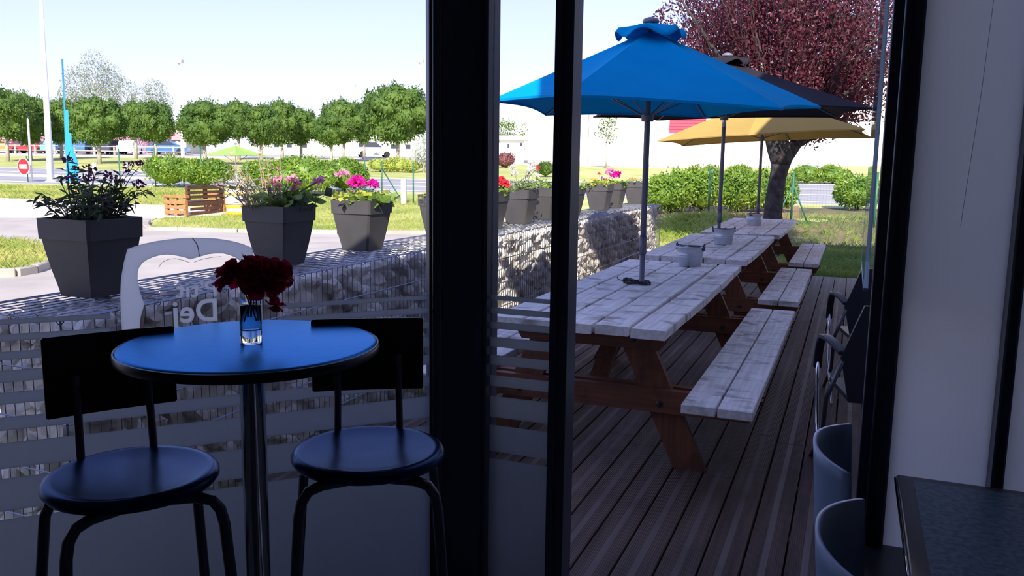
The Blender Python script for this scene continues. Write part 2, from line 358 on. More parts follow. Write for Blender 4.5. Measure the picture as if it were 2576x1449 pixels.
# ------------------------------------------------------------------ ground
def ground_mesh():
    ls = np.concatenate([np.linspace(-90, -14, 26), np.linspace(-13, 20, 67), np.linspace(22, 80, 20)])
    ss = np.concatenate([np.linspace(-12, 10, 12), np.linspace(11, 34, 70), np.linspace(35, 160, 64)])
    m = MB(); vs = []
    for s_ in ss:
        for l_ in ls: vs.append(lat(l_, s_))
    n = len(ls); fs = [(i*n+j, i*n+j+1, (i+1)*n+j+1, (i+1)*n+j) for i in range(len(ss)-1) for j in range(n-1)]
    return m.add(vs, fs)
struct(ground_mesh().build('lawn', 'lawn'))
def sheet(name, pts, mat, dz, step=1.5):
    """a flat-lying slab over the ground, outline given as ground points"""
    P = [Vector((p[0], p[1], 0)) for p in pts]
    import bmesh
    b = bmesh.new(); vs = [b.verts.new(p) for p in P]
    for t in tessellate_polygon([P]): b.faces.new([vs[i] for i in t])
    for _ in range(9):
        es = [e for e in b.edges if e.calc_length() > step*2]
        if not es: break
        bmesh.ops.subdivide_edges(b, edges=es, cuts=1, use_grid_fill=False); bmesh.ops.triangulate(b, faces=b.faces)
    for v in b.verts: v.co.z = terrain(v.co.x, v.co.y)+dz
    top = list(b.faces); r = bmesh.ops.extrude_face_region(b, geom=top)
    for g in r['geom']:
        if isinstance(g, bmesh.types.BMVert): g.co.z -= .05
    me = bpy.data.meshes.new(name); b.to_mesh(me); b.free(); me.materials.append(MT[mat])
    o = bpy.data.objects.new(name, me); COL.objects.link(o); return struct(o)
kerb_px = [(395, 549), (372, 562), (366, 573), (376, 581), (450, 584), (600, 587), (850, 591), (1085, 592)]
KP = [ground(*p) for p in kerb_px]
far_end = KP[-1]+(KP[-1]-KP[-3])*1.2
sheet('parking_asphalt', [ground(-330, 556)]+[ground(0, 550)]+KP+[far_end, (-3.3, 19), (-3.3, -3), (-16, -3), (-22, 4)], 'asphalt', .012)
sheet('path', [ground(-330, 490), ground(0, 500), ground(250, 511), ground(450, 521), ground(600, 531), ground(560, 541), ground(455, 546), ground(395, 549), ground(0, 549), ground(-330, 552)], 'path', .02)
m = MB()
for a, b in zip(KP[1:-1], KP[2:]):
    d = (b-a)[:2]; L_ = np.linalg.norm(d); k = max(1, int(L_/1.0))
    for i in range(k):
        c = a+(b-a)*(i+.5)/k
        m.obox((c[0], c[1], c[2]+.03), (d[0], d[1], 0), (-d[1], d[0], 0), (0, 0, 1), L_/k/2-.006, .07, .07, .015)
struct(m.build('kerb', 'kerb'))
# grass island at the left with its kerb
isl_px = [(-150, 606), (0, 612), (70, 616), (118, 628), (128, 650), (122, 668), (85, 682), (40, 690), (-150, 697)]
IP = [on_z(x, y, -.16) for x, y in isl_px]
sheet('grass_island', IP, 'lawn', .06)
m = MB()
for a, b in zip(IP[:-1], IP[1:]):
    d = (b-a)[:2]; L_ = np.linalg.norm(d); c = (a+b)/2
    m.obox((c[0], c[1], -.15), (d[0], d[1], 0), (-d[1], d[0], 0), (0, 0, 1), L_/2, .07, .08, .015)
struct(m.build('island_kerb', 'kerb'))
# the road across the view
near = [(-60, 45), (-45, 43), (-20.5, 38.7), (-5.7, 36.8), (11.7, 32.5), (30, 28), (60, 22)]
farl = [(-60, 61), (-45, 58), (-29, 54.8), (-7.3, 47.6), (17.5, 47.7), (40, 46), (60, 44)]
sheet('road', [lat(*p) for p in near+farl[::-1]], 'road', .02, 2.5)
def stripe(name, fr, w):
    m = MB()
    q = []
    for t in np.linspace(0, 1, 60):
        i = t*(len(near)-1); k = min(int(i), len(near)-2); u = i-k
        a = np.array(near[k])*(1-u)+np.array(near[k+1])*u; b = np.array(farl[k])*(1-u)+np.array(farl[k+1])*u
        q.append(a*(1-fr)+b*fr)
    for a, b in zip(q[:-1], q[1:]):
        vs = [lat(a[0], a[1], .032), lat(b[0], b[1], .032), lat(b[0], b[1]+w, .032), lat(a[0], a[1]+w, .032)]
        m.add([v+np.array([0, 0, k]) for k in (0, -.03) for v in vs], [(0, 1, 2, 3), (7, 6, 5, 4), (0, 4, 5, 1), (1, 5, 6, 2), (2, 6, 7, 3), (3, 7, 4, 0)])
    return struct(m.build(name, 'white'))
stripe('road_line_near', .07, .14); stripe('road_line_centre', .36, .13); stripe('road_line_lane', .66, .12); stripe('road_line_far', .95, .16)
sheet('verge_island', [lat(-48, 50.5), lat(-21, 45.4), lat(-12, 43), lat(-12, 42), lat(-21, 43.8), lat(-48, 48.5)], 'path', .06, 2)
sheet('car_park', [lat(-75, 87), lat(-8, 87), lat(-8, 76), lat(12, 70), lat(30, 76), lat(30, 112), lat(-75, 112)], 'asphalt', .02, 4)
sheet('gravel_strip', [lat(-75, 82), lat(-14, 82), lat(-14, 86.5), lat(-75, 86.5)], 'path', .03, 4)
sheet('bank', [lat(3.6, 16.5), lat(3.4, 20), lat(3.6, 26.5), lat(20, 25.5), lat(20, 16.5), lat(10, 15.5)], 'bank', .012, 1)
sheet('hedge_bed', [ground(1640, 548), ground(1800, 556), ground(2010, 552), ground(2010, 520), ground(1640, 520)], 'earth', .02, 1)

# ------------------------------------------------------------------ the building
PH = rad(43); DG = np.array([math.sin(PH), math.cos(PH), 0]); NG = np.array([-math.cos(PH), math.sin(PH), 0])   # along / out of the slanted window
CN = np.array([-1.177, 2.5, 0.0])
def slant(t, z, o=0.0): return CN+DG*t+NG*o+np.array([0, 0, z])
SE = slant(-2.45, 0)                                                   # left end of the slanted window
inner = [(4.0, -4.0), (4.0, 2.5), (-1.177, 2.5), (SE[0], SE[1]), (-3.3, SE[1]-.45), (-3.3, -4.0)]
XY = lambda u, v, t: (u, v, t)
struct(MB().prism(inner, XY, -.12, 0).build('floor', 'floor'))
struct(MB().prism(inner, XY, 2.75, 2.85).build('ceiling', 'room'))
outer = [(4.2, -4.2), (4.2, 2.56), (-1.21, 2.56), (SE[0]-.05, SE[1]+.05), (-3.5, SE[1]-.4), (-3.5, -4.2)]
struct(MB().prism(outer, XY, 2.851, 3.09).build('wall_upper', 'render'))
struct(MB().box((-.6, 1.6, 3.091), (4.1, 2.1, 4.8)).build('wall_sun_block', 'render'))  # thin unseen wall, added to shade the blue umbrella and tables
struct(MB().box((-3.5, -4.2, -.3), (4.2, -4.0, 2.849)).build('wall_back', 'room'))
struct(MB().box((4.0, -3.999, -.3), (4.2, 2.56, 2.849)).build('wall_right', 'room'))
struct(MB().prism([(-3.3, -3.999), (-3.3, SE[1]-.45), (SE[0], SE[1]), (SE[0]-.06, SE[1]+.06), (-3.5, SE[1]-.38), (-3.5, -3.999)], XY, -.3, 2.849).build('wall_left', 'room'))
struct(MB().box((.62, 2.42, -.3), (3.999, 2.56, 2.849)).build('wall_front', 'room'))
struct(MB().box((.55, 3.3, -.3), (3.2, 12.0, 5.1)).box((.30, 2.57, 3.1), (3.2, 3.299, 5.1)).build('wall_wing_sun_block', 'render'))  # unseen wing sized for its shade; box above added to block stray sun

# slanted window: frame, pane, frosted bands
w1 = MB()
def sbar(m, t0, t1, z0, z1, o0=-.05, o1=.02):
    m.add([slant(t, z, o) for z in (z0, z1) for t, o in ((t0, o0), (t1, o0), (t1, o1), (t0, o1))], [(0, 3, 2, 1), (4, 5, 6, 7), (0, 1, 5, 4), (1, 2, 6, 5), (2, 3, 7, 6), (3, 0, 4, 7)])
sbar(w1, -2.44, -.13, 0.001, .06); sbar(w1, -2.44, -.13, 2.66, 2.749); sbar(w1, -2.44, -2.36, .06, 2.66)
o = struct(w1.build('window_1', 'alu'))
g = MB(); sbar(g, -2.36, -.10, .06, 2.66, -.012, 0.0); struct(g.build('window_pane', 'pane', o))
BANDS = [(1.072, 1.058), (1.032, 1.013), (.985, .963), (.934, .902), (.874, .842), (.806, .770), (.735, .664), (.636, .545), (.520, .065)]
g = MB()
for a, b in BANDS:
    for t0, t1 in (((-2.355, -1.055), (-.590, -.105)) if b > .9 else ((-2.355, -.105),)): sbar(g, t0, t1, b, a, -.0165, -.0135)
struct(g.build('frosted_bands', 'film', o))
# corner mullion between the two panes
struct(MB().prism([tuple(slant(-.116, 0, .03)[:2]), tuple((CN+np.array([0, .05, 0]))[:2]), (-1.072, 2.55), (-1.072, 2.46), (-1.105, 2.432), tuple(slant(-.066, 0, -.075)[:2]), tuple(slant(-.116, 0, -.045)[:2])], XY, 0.001, 2.749).build('trim_1', 'alu'))
m = MB()
for z0, z1 in ((.0005, 2.749),):
    m.tube([slant(-.100, z0, -.052), slant(-.100, z1, -.052)], .006, 8); m.tube([slant(-.122, z0, -.03), slant(-.122, z1, -.03)], .005, 8)
    m.tube([(-1.076, 2.452, z0), (-1.076, 2.452, z1)], .006, 8)
struct(m.build('trim_2', 'alu'))
# narrow fixed light beside the doorway, square to the deck
m = MB(); m.box((-.851, 2.455, .001), (-.796, 2.545, 2.749), .004); m.box((-.851, 2.445, .001), (-.832, 2.455, 2.749)); m.box((-1.072, 2.47, .001), (-.851, 2.53, .06)); m.box((-1.072, 2.47, 2.66), (-.851, 2.53, 2.749))
m.box((-.796, 2.47, 2.55), (.067, 2.53, 2.749))
o = struct(m.build('window_2', 'alu'))
struct(MB().box((-1.072, 2.494, .06), (-.851, 2.506, 2.66)).build('window_pane', 'pane', o))
g = MB()
for a, b in BANDS: g.box((-1.07, 2.489, b), (-.853, 2.492, a))
struct(g.build('frosted_bands', 'film', o))
# door frame on the right and the frosted leaf beside it
m = MB(); m.box((.066, 2.46, .001), (.098, 2.54, 2.749), .004); m.box((.098, 2.435, .001), (.142, 2.53, 2.749), .012); m.box((.142, 2.47, 2.66), (.62, 2.53, 2.749)); m.box((.142, 2.47, .001), (.62, 2.53, .07))
m.box((.385, 2.42, .001), (.415, 2.53, 2.749), .01)
o = struct(m.build('door_1', 'alu'))
struct(MB().box((.142, 2.494, .07), (.385, 2.504, 2.66)).build('frosted_pane', 'frost', o))
struct(MB().box((.415, 2.494, .07), (.62, 2.504, 2.66)).build('frosted_pane', 'frost', o))
struct(MB().tube([(.100, 2.43, .001), (.100, 2.43, 2.749)], .009, 10).build('door_seal', 'alu', o, True))
pts = [(.300, 2.491, 2.3), (.297, 2.491, 1.95), (.288, 2.491, 1.7), (.268, 2.491, 1.35)]
struct(MB().tube(pts, .0006, 5).build('scratch', 'whitep', o))
# glass wind screen standing beyond the door
gs = MB().box((.046, 2.56, 1.16), (.058, 3.30, 2.7)); o = struct(gs.build('window_3', 'pane'))
struct(MB().box((.0455, 3.296, 1.155), (.0585, 3.304, 2.7)).box((.0455, 2.56, 1.152), (.0585, 3.304, 1.162)).build('screen_edge', 'palecyan', o))

# ------------------------------------------------------------------ deck
def deck():
    m = MB(); p = .148; i0 = math.floor(-2.62/p); i1 = math.floor(.48/p)
    for i in range(i0, i1+1):
        x0, x1 = i*p+.004, (i+1)*p-.004; xm = min(x0, x1) if False else x0
        y0 = 2.57 if x0 > -1.2 else 2.57+(x0+1.21)*(DG[1]/DG[0])+.06
        if x0 < -2.64: continue
        cuts = [y0]; y = y0+rng.uniform(1.2, 4)
        while y < 12: cuts.append(y); y += rng.uniform(3.2, 4.2)
        cuts.append(12.3)
        for a, b in zip(cuts[:-1], cuts[1:]): m.box((x0, a+.002, -.028), (x1, b-.002, 0), .003)
    return m
struct(deck().build('deck', 'deck'))
m = MB()
for y in np.arange(2.9, 12.4, .6): m.box((-2.6 if y > 3 else -1.2, y-.03, -.13), (.48, y+.03, -.03))
m.box((-2.6, 12.27, -.2), (.48, 12.3, -.03))
struct(m.build('deck_joists', 'stain'))
# ------------------------------------------------------------------ indoors
# round bar table
T0 = np.array([-1.272, 1.552, 0])
t = thing('bar_table', 'tall round bar table with a blue top on a chrome column', 'table', T0)
MB().lathe([(0, 1.052), (.279, 1.052), (.288, 1.057), (.2905, 1.066), (.2895, 1.0745), (.285, 1.079), (.278, 1.08), (0, 1.08)], T0, 96, False, False).build('table_top', 'laminate', t, True)
e = MB().lathe([(.2905, 1.0555), (.2935, 1.057), (.2952, 1.066), (.2935, 1.0755), (.2902, 1.0772), (.2902, 1.0555)], T0, 96, False, False).build('edge_band', 'edge', t, True); e['label'] = 'black rounded rim of the table top'
MB().lathe([(.029, .02), (.029, 1.03), (.06, 1.035), (.12, 1.045), (.12, 1.0515)], T0, 40).build('column', 'chrome', t, True)
MB().lathe([(.24, 0.001), (.24, .008), (.2, .016), (.05, .03), (.03, .05)], T0, 48).build('base', 'chrome', t, True)

# bar stools
def bar_stool():
    t = thing('bar_stool', 'black round bar stool nearest the left edge, its back to the window logo', 'stool')
    prof = [(0, .776), (.12, .774), (.160, .776), (.176, .782), (.1835, .792), (.1835, .800), (.178, .808), (.168, .8115), (.156, .810), (.14, .8065), (.09, .8025), (0, .801)]
    MB().lathe(prof, n=64, cap0=False, cap1=False).build('seat', 'seat', t, True, True)
    b = MB(); n = 13; vs = []
    for k, z in enumerate((.905, .909, 1.091, 1.095)):
        for y_ in (0, 1):
            for i in range(n):
                u = -1+2*i/(n-1); q = .004 if k in (0, 3) else 0
                vs.append((u*(.143-q), .182-.02*u*u*0+.006*u*u*-1+(.010-q*.5 if y_ else q*.5), z))
    f = []
    for k in range(3):
        for i in range(n-1):
            a = k*2*n+i; f.append((a, a+1, a+2*n+1, a+2*n)); a2 = a+n; f.append((a2+1, a2, a2+2*n, a2+2*n+1))
        f.append((k*2*n, k*2*n+2*n, k*2*n+3*n, k*2*n+n)); a = k*2*n+n-1; f.append((a, a+n, a+3*n, a+2*n))
    for i in range(n-1):
        f.append((i, i+n, i+n+1, i+1)); a = 6*n+i; f.append((a, a+1, a+n+1, a+n))
    b.add(vs, f).build('backrest', 'backrest', t, False, True)
    for s in (-1, 1):
        MB().tube([(s*.078, .176, 1.0), (s*.078, .172, .93), (s*.080, .158, .80), (s*.082, .145, .77)], .0095, 10).build('back_post', 'steel', t, True, True)
        MB().tube([(s*.05, -.10, .767), (s*.105, -.118, .766), (s*.135, -.130, .757), (s*.150, -.137, .735), (s*.157, -.142, .70), (s*.20, -.19, .0)], .0125, 10).build('leg', 'steel', t, True, True)
        MB().tube([(s*.10, .07, .768), (s*.145, .10, .755), (s*.165, .118, .70), (s*.225, .235, .0)], .0125, 10).build('leg', 'steel', t, True, True)
    r = [(.184*math.cos(a)*1.02, .205*math.sin(a)+.012, .28) for a in np.linspace(0, 2*math.pi, 33)]
    MB().tube([(-.175, -.165, .28), (.175, -.165, .28), (.20, .19, .28), (-.20, .19, .28), (-.175, -.165, .28)], .009, 8).build('footrest', 'steel', t, True, True)
    return t
st = bar_stool(); st.location = (-1.445, 1.352, 0); st.rotation_euler.z = math.atan2(.102, -.158)-math.pi/2
dup(st, (-1.05, 1.70, 0), math.atan2(.154, -.094)-math.pi/2, 'black round bar stool between the bar table and the dark corner post')

# vase, water, roses
VZ = np.array([-1.267, 1.548, 1.0803])
v = thing('glass_vase', 'straight clear drinking glass used as a vase on the bar table', 'vase', VZ)
MB().lathe([(0, .0), (.0235, .0), (.0247, .002), (.0247, .03), (.0252, .14), (.0254, .158), (.0240, .158), (.0236, .14), (.0228, .036), (.018, .031), (0, .030)], VZ, 40, False, False).build('glass_body', 'glass', v, True)
MB().lathe([(0, .0294), (.0186, .0304), (.0234, .0355), (.0240, .088), (0, .088)], VZ, 40, False, False).build('water', 'water', v, True)
def bloom(m, c, R, up, n=26, seed=0):
    r = np.random.default_rng(seed); c = np.array(c); up = np.array(up, float); up /= np.linalg.norm(up)
    a = np.cross(up, (1, .3, 0)); a /= np.linalg.norm(a); b = np.cross(up, a)
    for k in range(n):
        fr = k/n; th = k*2.399+r.normal()*.15; out = a*math.cos(th)+b*math.sin(th)
        el = 1.35-1.75*fr+r.normal()*.12                                 # inner petals upright, outer ones falling open
        d = out*math.cos(el)+up*math.sin(el); L_ = R*(.62+.5*fr)*r.uniform(.85, 1.15); wd = L_*r.uniform(.75, 1.0); sd_ = np.cross(d, out if abs(d @ out) < .95 else up); sd_ /= np.linalg.norm(sd_)
        nn = np.cross(sd_, d); vs = []; N_ = 5
        for i in range(N_):
            for j in range(N_):
                u = i/(N_-1); w = (j/(N_-1)-.5)*2; sh = math.sin(min(1, u*1.15+.12)*math.pi*.62)
                wav = .07*math.sin(w*5+k)*u
                vs.append(c+out*R*.10*fr+d*L_*(u*(1-.12*w*w*u))+sd_*wd*.5*w*sh+nn*(L_*(-.22*(w*w)*u*(1 if fr < .6 else -.6)+.20*u*u*(1 if fr < .5 else -1)+wav)))
        m.add(vs, [(i*N_+j, i*N_+j+1, (i+1)*N_+j+1, (i+1)*N_+j) for i in range(N_-1) for j in range(N_-1)])
    return m
ROSES = [((574, 688), 40, (-.55, -.2, .7), 'leftmost dark red rose in the glass, open towards the window logo', -.012), ((638, 700), 46, (.0, -.75, .45), 'front dark red rose in the glass, lowest over the rim', -.022), ((642, 668), 40, (.1, .1, 1), 'topmost dark red rose in the middle of the bunch', .012), ((703, 690), 38, (.65, -.15, .55), 'rightmost dark red rose at the top of the bunch', .004), ((676, 712), 34, (.4, -.6, .2), 'dark red rose at the right front, above the drooping bud', -.014)]
for i, (px, R, up, lab, dy) in enumerate(ROSES):
    d = ray(*px); c = np.array([0, 0, EYE])+d*((VZ[1]+dy)/d[1])+np.array([0, 0, .008]); R *= .00106
    q = thing('cut_rose', lab, 'rose', c, group='dark red roses in the glass')
    bloom(MB(), c-np.array(up)*.012, R, up, 30, i).build('bloom', 'rose', q, True)
    foot = VZ+np.array([.015*math.cos(i*2.2), .015*math.sin(i*2.2), .05])
    rimp = VZ+np.array([.012*np.sign(c[0]-VZ[0]+.001), .008*np.sign(c[1]-VZ[1]+.001), .13])
    MB().tube([foot, (foot+rimp)/2, rimp, (rimp+c)/2+np.array([0, 0, .01]), c], .0016, 6).build('stem', 'stem', q, True)
d = ray(693, 768); c = np.array([0, 0, EYE])+d*((VZ[1]-.01)/d[1])
q = thing('cut_rose', 'small dark red rosebud drooping on its own below the bunch', 'rose', c, group='dark red roses in the glass')
bloom(MB(), c, .024, (.15, -.3, -.85), 14, 40).build('bloom', 'rose', q, True)
MB().tube([VZ+np.array([.004, .004, .06]), VZ+np.array([.010, .002, .13]), VZ+np.array([.026, -.004, .178]), c+np.array([-.012, 0, .014]), c], .0015, 6).build('stem', 'stem', q, True)
MB().kites([c+np.array([-.006, 0, .012])]*3, [(.3, 0, .6), (-.6, .2, .3), (.9, -.2, .4)], [(0, -1, .2)]*3, .022, .009).build('leaf', 'leafd', q)

# window logo: slice-of-bread outline and lettering, read from outside
lg = thing('window_logo', "white window sticker of a loaf outline reading P'tit Dej back to front", 'sticker', slant(-.836, 1.0, -.02))
outer_l = [(-1.028, .955), (-1.0281, 1.0661), (-1.0276, 1.1168), (-1.0231, 1.167), (-1.0138, 1.2112), (-1.0028, 1.2497), (-.9817, 1.2568), (-.9617, 1.2625), (-.9300, 1.2690), (-.8993, 1.2730), (-.8680, 1.2755), (-.8359, 1.2765), (-.8030, 1.2755), (-.7713, 1.2728), (-.7420, 1.2680), (-.7167, 1.2618), (-.6930, 1.2535), (-.6702, 1.2429), (-.6614, 1.1977), (-.6526, 1.1498), (-.6473, 1.0957), (-.6466, 1.0414), (-.6523, .955)]
inner_l = [(-.705, .955), (-.7063, 1.0369), (-.715, 1.078), (-.7038, 1.1107), (-.6957, 1.1518), (-.6938, 1.1754), (-.6985, 1.192), (-.7052, 1.2053), (-.718, 1.216), (-.7346, 1.2239), (-.752, 1.229), (-.7729, 1.2298), (-.793, 1.228), (-.8112, 1.2231), (-.8265, 1.219), (-.8405, 1.2149), (-.855, 1.221), (-.8698, 1.2251), (-.885, 1.229), (-.9011, 1.2307), (-.920, 1.2295), (-.9377, 1.2252), (-.954, 1.218), (-.9662, 1.2094), (-.976, 1.196), (-.9798, 1.1819), (-.9809, 1.1594), (-.9753, 1.1253), (-.9666, 1.093), (-.9787, 1.0549), (-.9847, .9947), (-.9855, .955)]
SL = lambda u, v_, o_: tuple(slant(u, v_, o_))
MB().prism(outer_l+inner_l, SL, -.0165, -.0135).build('loaf_outline', 'logo', lg)
k_ = MB()
for arc, r_ in (([(-.8337, 1.2764), (-.8250, 1.264), (-.8207, 1.2555), (-.8175, 1.240), (-.8166, 1.2232)], .0011), ([(-.9257, 1.1931), (-.920, 1.204), (-.9125, 1.2107), (-.897, 1.2175), (-.8807, 1.2187), (-.860, 1.213), (-.8409, 1.2046)], .0006), ([(-.8312, 1.2065), (-.8061, 1.2148), (-.78, 1.219), (-.7568, 1.22)], .0006)):
    k_.tube([slant(u, z, -.0165) for u, z in arc], r_, 6)
k_.build('crease_lines', 'ink', lg)
def letters(txt, u0, z0, size, squeeze, name, weight=.012):
    cu = bpy.data.curves.new('lettering', 'FONT'); cu.body = txt; cu.size = 1.0; cu.offset = weight; cu.extrude = 0; cu.resolution_u = 6; cu.space_character = 1.03
    ob = bpy.data.objects.new('lettering', cu); COL.objects.link(ob)
    dg = bpy.context.evaluated_depsgraph_get(); me = bpy.data.meshes.new_from_object(ob.evaluated_get(dg))
    V = np.array([v_.co[:] for v_ in me.vertices]); Fs = [tuple(p.vertices) for p in me.polygons]
    bpy.data.objects.remove(ob); bpy.data.curves.remove(cu); bpy.data.meshes.remove(me)
    x0 = V[:, 0].min(); mm = MB(); n = len(V)
    A = [slant(u0-(p[0]-x0)*size*squeeze, z0+p[1]*size, -.0165) for p in V]; B = [slant(u0-(p[0]-x0)*size*squeeze, z0+p[1]*size, -.0135) for p in V]
    from collections import Counter
    ed = Counter()
    for f_ in Fs:
        for a_, b_ in zip(f_, f_[1:]+f_[:1]): ed[(a_, b_)] += 1
    fs = Fs+[tuple(i+n for i in reversed(f_)) for f_ in Fs]+[(a_, a_+n, b_+n, b_) for a_, b_ in ed if (b_, a_) not in ed]
    mm.add(A+B, fs).build(name, 'logo', lg)
    return (V[:, 0].max()-x0)*size*squeeze
letters("P'tit", -.7731, 1.1062, .066, 1.04, 'lettering', .022)
letters("Dej", -.7735, 1.0342, .092, .94, 'lettering', .022)

# dining table at the right with two shell chairs
rt_ = thing('dining_table', 'dark speckled table top with a rounded black rim, at the bottom right corner', 'table', (.50, 1.64, 0))
tp = MB().box((.145, 1.04, .712), (.845, 2.24, .7405), .008); tp.build('rim', 'edge', rt_, True)
MB().box((.185, 1.075, .7406), (.805, 2.205, .7415)).build('table_top', 'speck', rt_)
MB().tube([(.146, 1.06, .736), (.146, 2.22, .736)], .0035, 8).build('trim_bead', 'chrome', rt_, True)
for x in (.24, .75):
    for y in (1.15, 2.13): MB().tube([(x, y, 0.001), (x, y, .712)], .02, 12).build('leg', 'steel', rt_, True)
def shell_chair():
    t = thing('shell_chair', 'pale blue curved shell chair nearest the camera, pushed up to the dining table', 'chair')
    m = MB(); n, k = 25, 9; vs = []
    for side in (0, 1):
        for j in range(k):
            z = .46+.34*j/(k-1)
            for i in range(n):
                u = -1+2*i/(n-1); sp = .212*(.80+.20*j/(k-1)); y = u*sp; x = -.085*(1-abs(u)**2.4)*(.9+.1*j/(k-1))-.018*(j/(k-1))
                z2 = z-(0.012*u*u if j == k-1 else 0)
                vs.append((x+(.009 if side else 0)*(1), y*(.975 if side else 1), z2))
    f = []; q = n*k
    for j in range(k-1):
        for i in range(n-1):
            a = j*n+i; f.append((a, a+1, a+n+1, a+n)); f.append((a+q+1, a+q, a+q+n, a+q+n+1))
    for i in range(n-1):
        f.append((i+1, i, i+q, i+q+1)); a = (k-1)*n+i; f.append((a, a+1, a+q+1, a+q))
    for j in range(k-1):
        a = j*n; f.append((a, a+n, a+n+q, a+q)); a = j*n+n-1; f.append((a+n, a, a+q, a+n+q))
    m.add(vs, f).build('backrest', 'tub', t, True, True)
    MB().box((-.06, -.19, .445), (.34, .19, .462), .008).build('seat', 'blackp', t, True, True)
    for x, y in ((-.03, -.16), (-.03, .16), (.30, -.17), (.30, .17)):
        MB().tube([(x, y, .445), (x*1.12, y*1.1, 0.001)], .010, 8).build('leg', 'steel', t, True, True)
    return t
sc_ = shell_chair(); sc_.location = (.078, 1.695, 0)
dup(sc_, (.050, 2.262, 0), 0, 'pale blue curved shell chair at the far end of the dining table by the doorway')
# ------------------------------------------------------------------ terrace
def picnic_table(name, label, cx, y0, y1, by0, by1, seed):
    r = np.random.default_rng(seed); cy = (y0+y1)/2
    t = thing(name, label, 'picnic table', (cx, cy, 0), group='picnic tables on the deck')
    m = MB(); w = .165; g = .012; n = 5; x = cx-(n*w+(n-1)*g)/2
    for i in range(n):
        xa = x+i*(w+g); a, b = r.normal()*.012, r.normal()*.012; dz = r.normal()*.0015
        k = 14; vs = []; wob = r.normal(size=k+1)*.0016
        for j in range(k+1):
            y = y0+a+(y1+b-y0-a)*j/k; xo = wob[j]+(.012*math.sin(j/k*math.pi)*(1 if i == n-1 else 0))
            for dx, z in ((0.004, .702), (w-.004, .702), (w, .706), (w, .744), (w-.004, .748), (.004, .748), (0, .744), (0, .706)):
                vs.append((xa+dx+xo, y, z+dz))
        f = [tuple(range(7, -1, -1)), tuple(range(k*8, k*8+8))]
        for j in range(k):
            for q in range(8): f.append((j*8+q, j*8+(q+1) % 8, j*8+8+(q+1) % 8, j*8+8+q))
        m.add(vs, f)
    m.build('table_top', 'tabletop', t)
    for s in (-1, 1):
        b = MB(); bx = cx+s*.695
        for i in (0, 1):
            e = r.normal()*.012; b.box((bx-.155+i*.160, by0+e, .405), (bx-.155+i*.160+.150, by1+e, .45), .004)
        b.build('bench_seat', 'tabletop', t)
    for ye, sg in ((y0+.30, 1), (y1-.32, -1)):
        for s in (-1, 1):
            top = np.array([cx+s*.20, ye, .70]); bot = np.array([cx+s*.525, ye, 0.0]); d = top-bot; L_ = np.linalg.norm(d); d /= L_
            hw = .073; vs = []
            for p, zz in ((bot, 0.0005), (top, .70)):
                for o, yy in ((-hw/abs(d[2]), -.022), (hw/abs(d[2]), -.022), (hw/abs(d[2]), .022), (-hw/abs(d[2]), .022)):
                    vs.append((p[0]+o, p[1]+yy, zz))
            MB().add(vs, [(0, 3, 2, 1), (4, 5, 6, 7), (0, 1, 5, 4), (1, 2, 6, 5), (2, 3, 7, 6), (3, 0, 4, 7)]).build('leg', 'stain', t)
        for off in (-.045, .045):
            MB().prism([(cx-.86, .40), (cx-.80, .29), (cx+.80, .29), (cx+.86, .40), (cx+.86, .4045), (cx-.86, .4045)], lambda u, v_, q: (u, q, v_), ye+off-.0222, ye+off+.0222).build('cross_beam', 'stainx', t)
            MB().prism([(cx-.42, .70), (cx-.36, .60), (cx+.36, .60), (cx+.42, .70), (cx+.42, .7015), (cx-.42, .7015)], lambda u, v_, q: (u, q, v_), ye+off-.0222, ye+off+.0222).build('top_batten', 'stainx', t)
        for s in (-1, 1):
            for z, xx in ((.335, .37), (.645, .228)):
                MB().lathe([(0, 0), (.016, 0), (.016, .006), (.009, .008), (.009, .012), (0, .012)], n=10).build('bolt', 'bolt', t, False, True).location = (s*xx, ye-.067-cy, z)
        q = np.array([cx, ye+sg*.05, .31]); z2 = np.array([cx, ye+sg*.62, .69]); dd = z2-q
        MB().obox((q+z2)/2, dd, (1, 0, 0), np.cross(dd, (1, 0, 0)), np.linalg.norm(dd)/2, .045, .02).build('brace', 'stain', t)
    for o in t.children:
        if o.name.startswith('bolt'): o.rotation_euler = (rad(90), 0, 0)
    return t
picnic_table('picnic_table', 'picnic table nearest the doorway, under the blue umbrella', -1.185, 3.77, 6.55, 3.65, 6.43, 1)
picnic_table('picnic_table', 'middle picnic table, under the charcoal umbrella', -1.185, 6.93, 9.42, 6.88, 9.17, 2)
picnic_table('picnic_table', 'farthest picnic table, under the yellow umbrella', -1.145, 9.66, 12.60, 9.70, 12.24, 3)

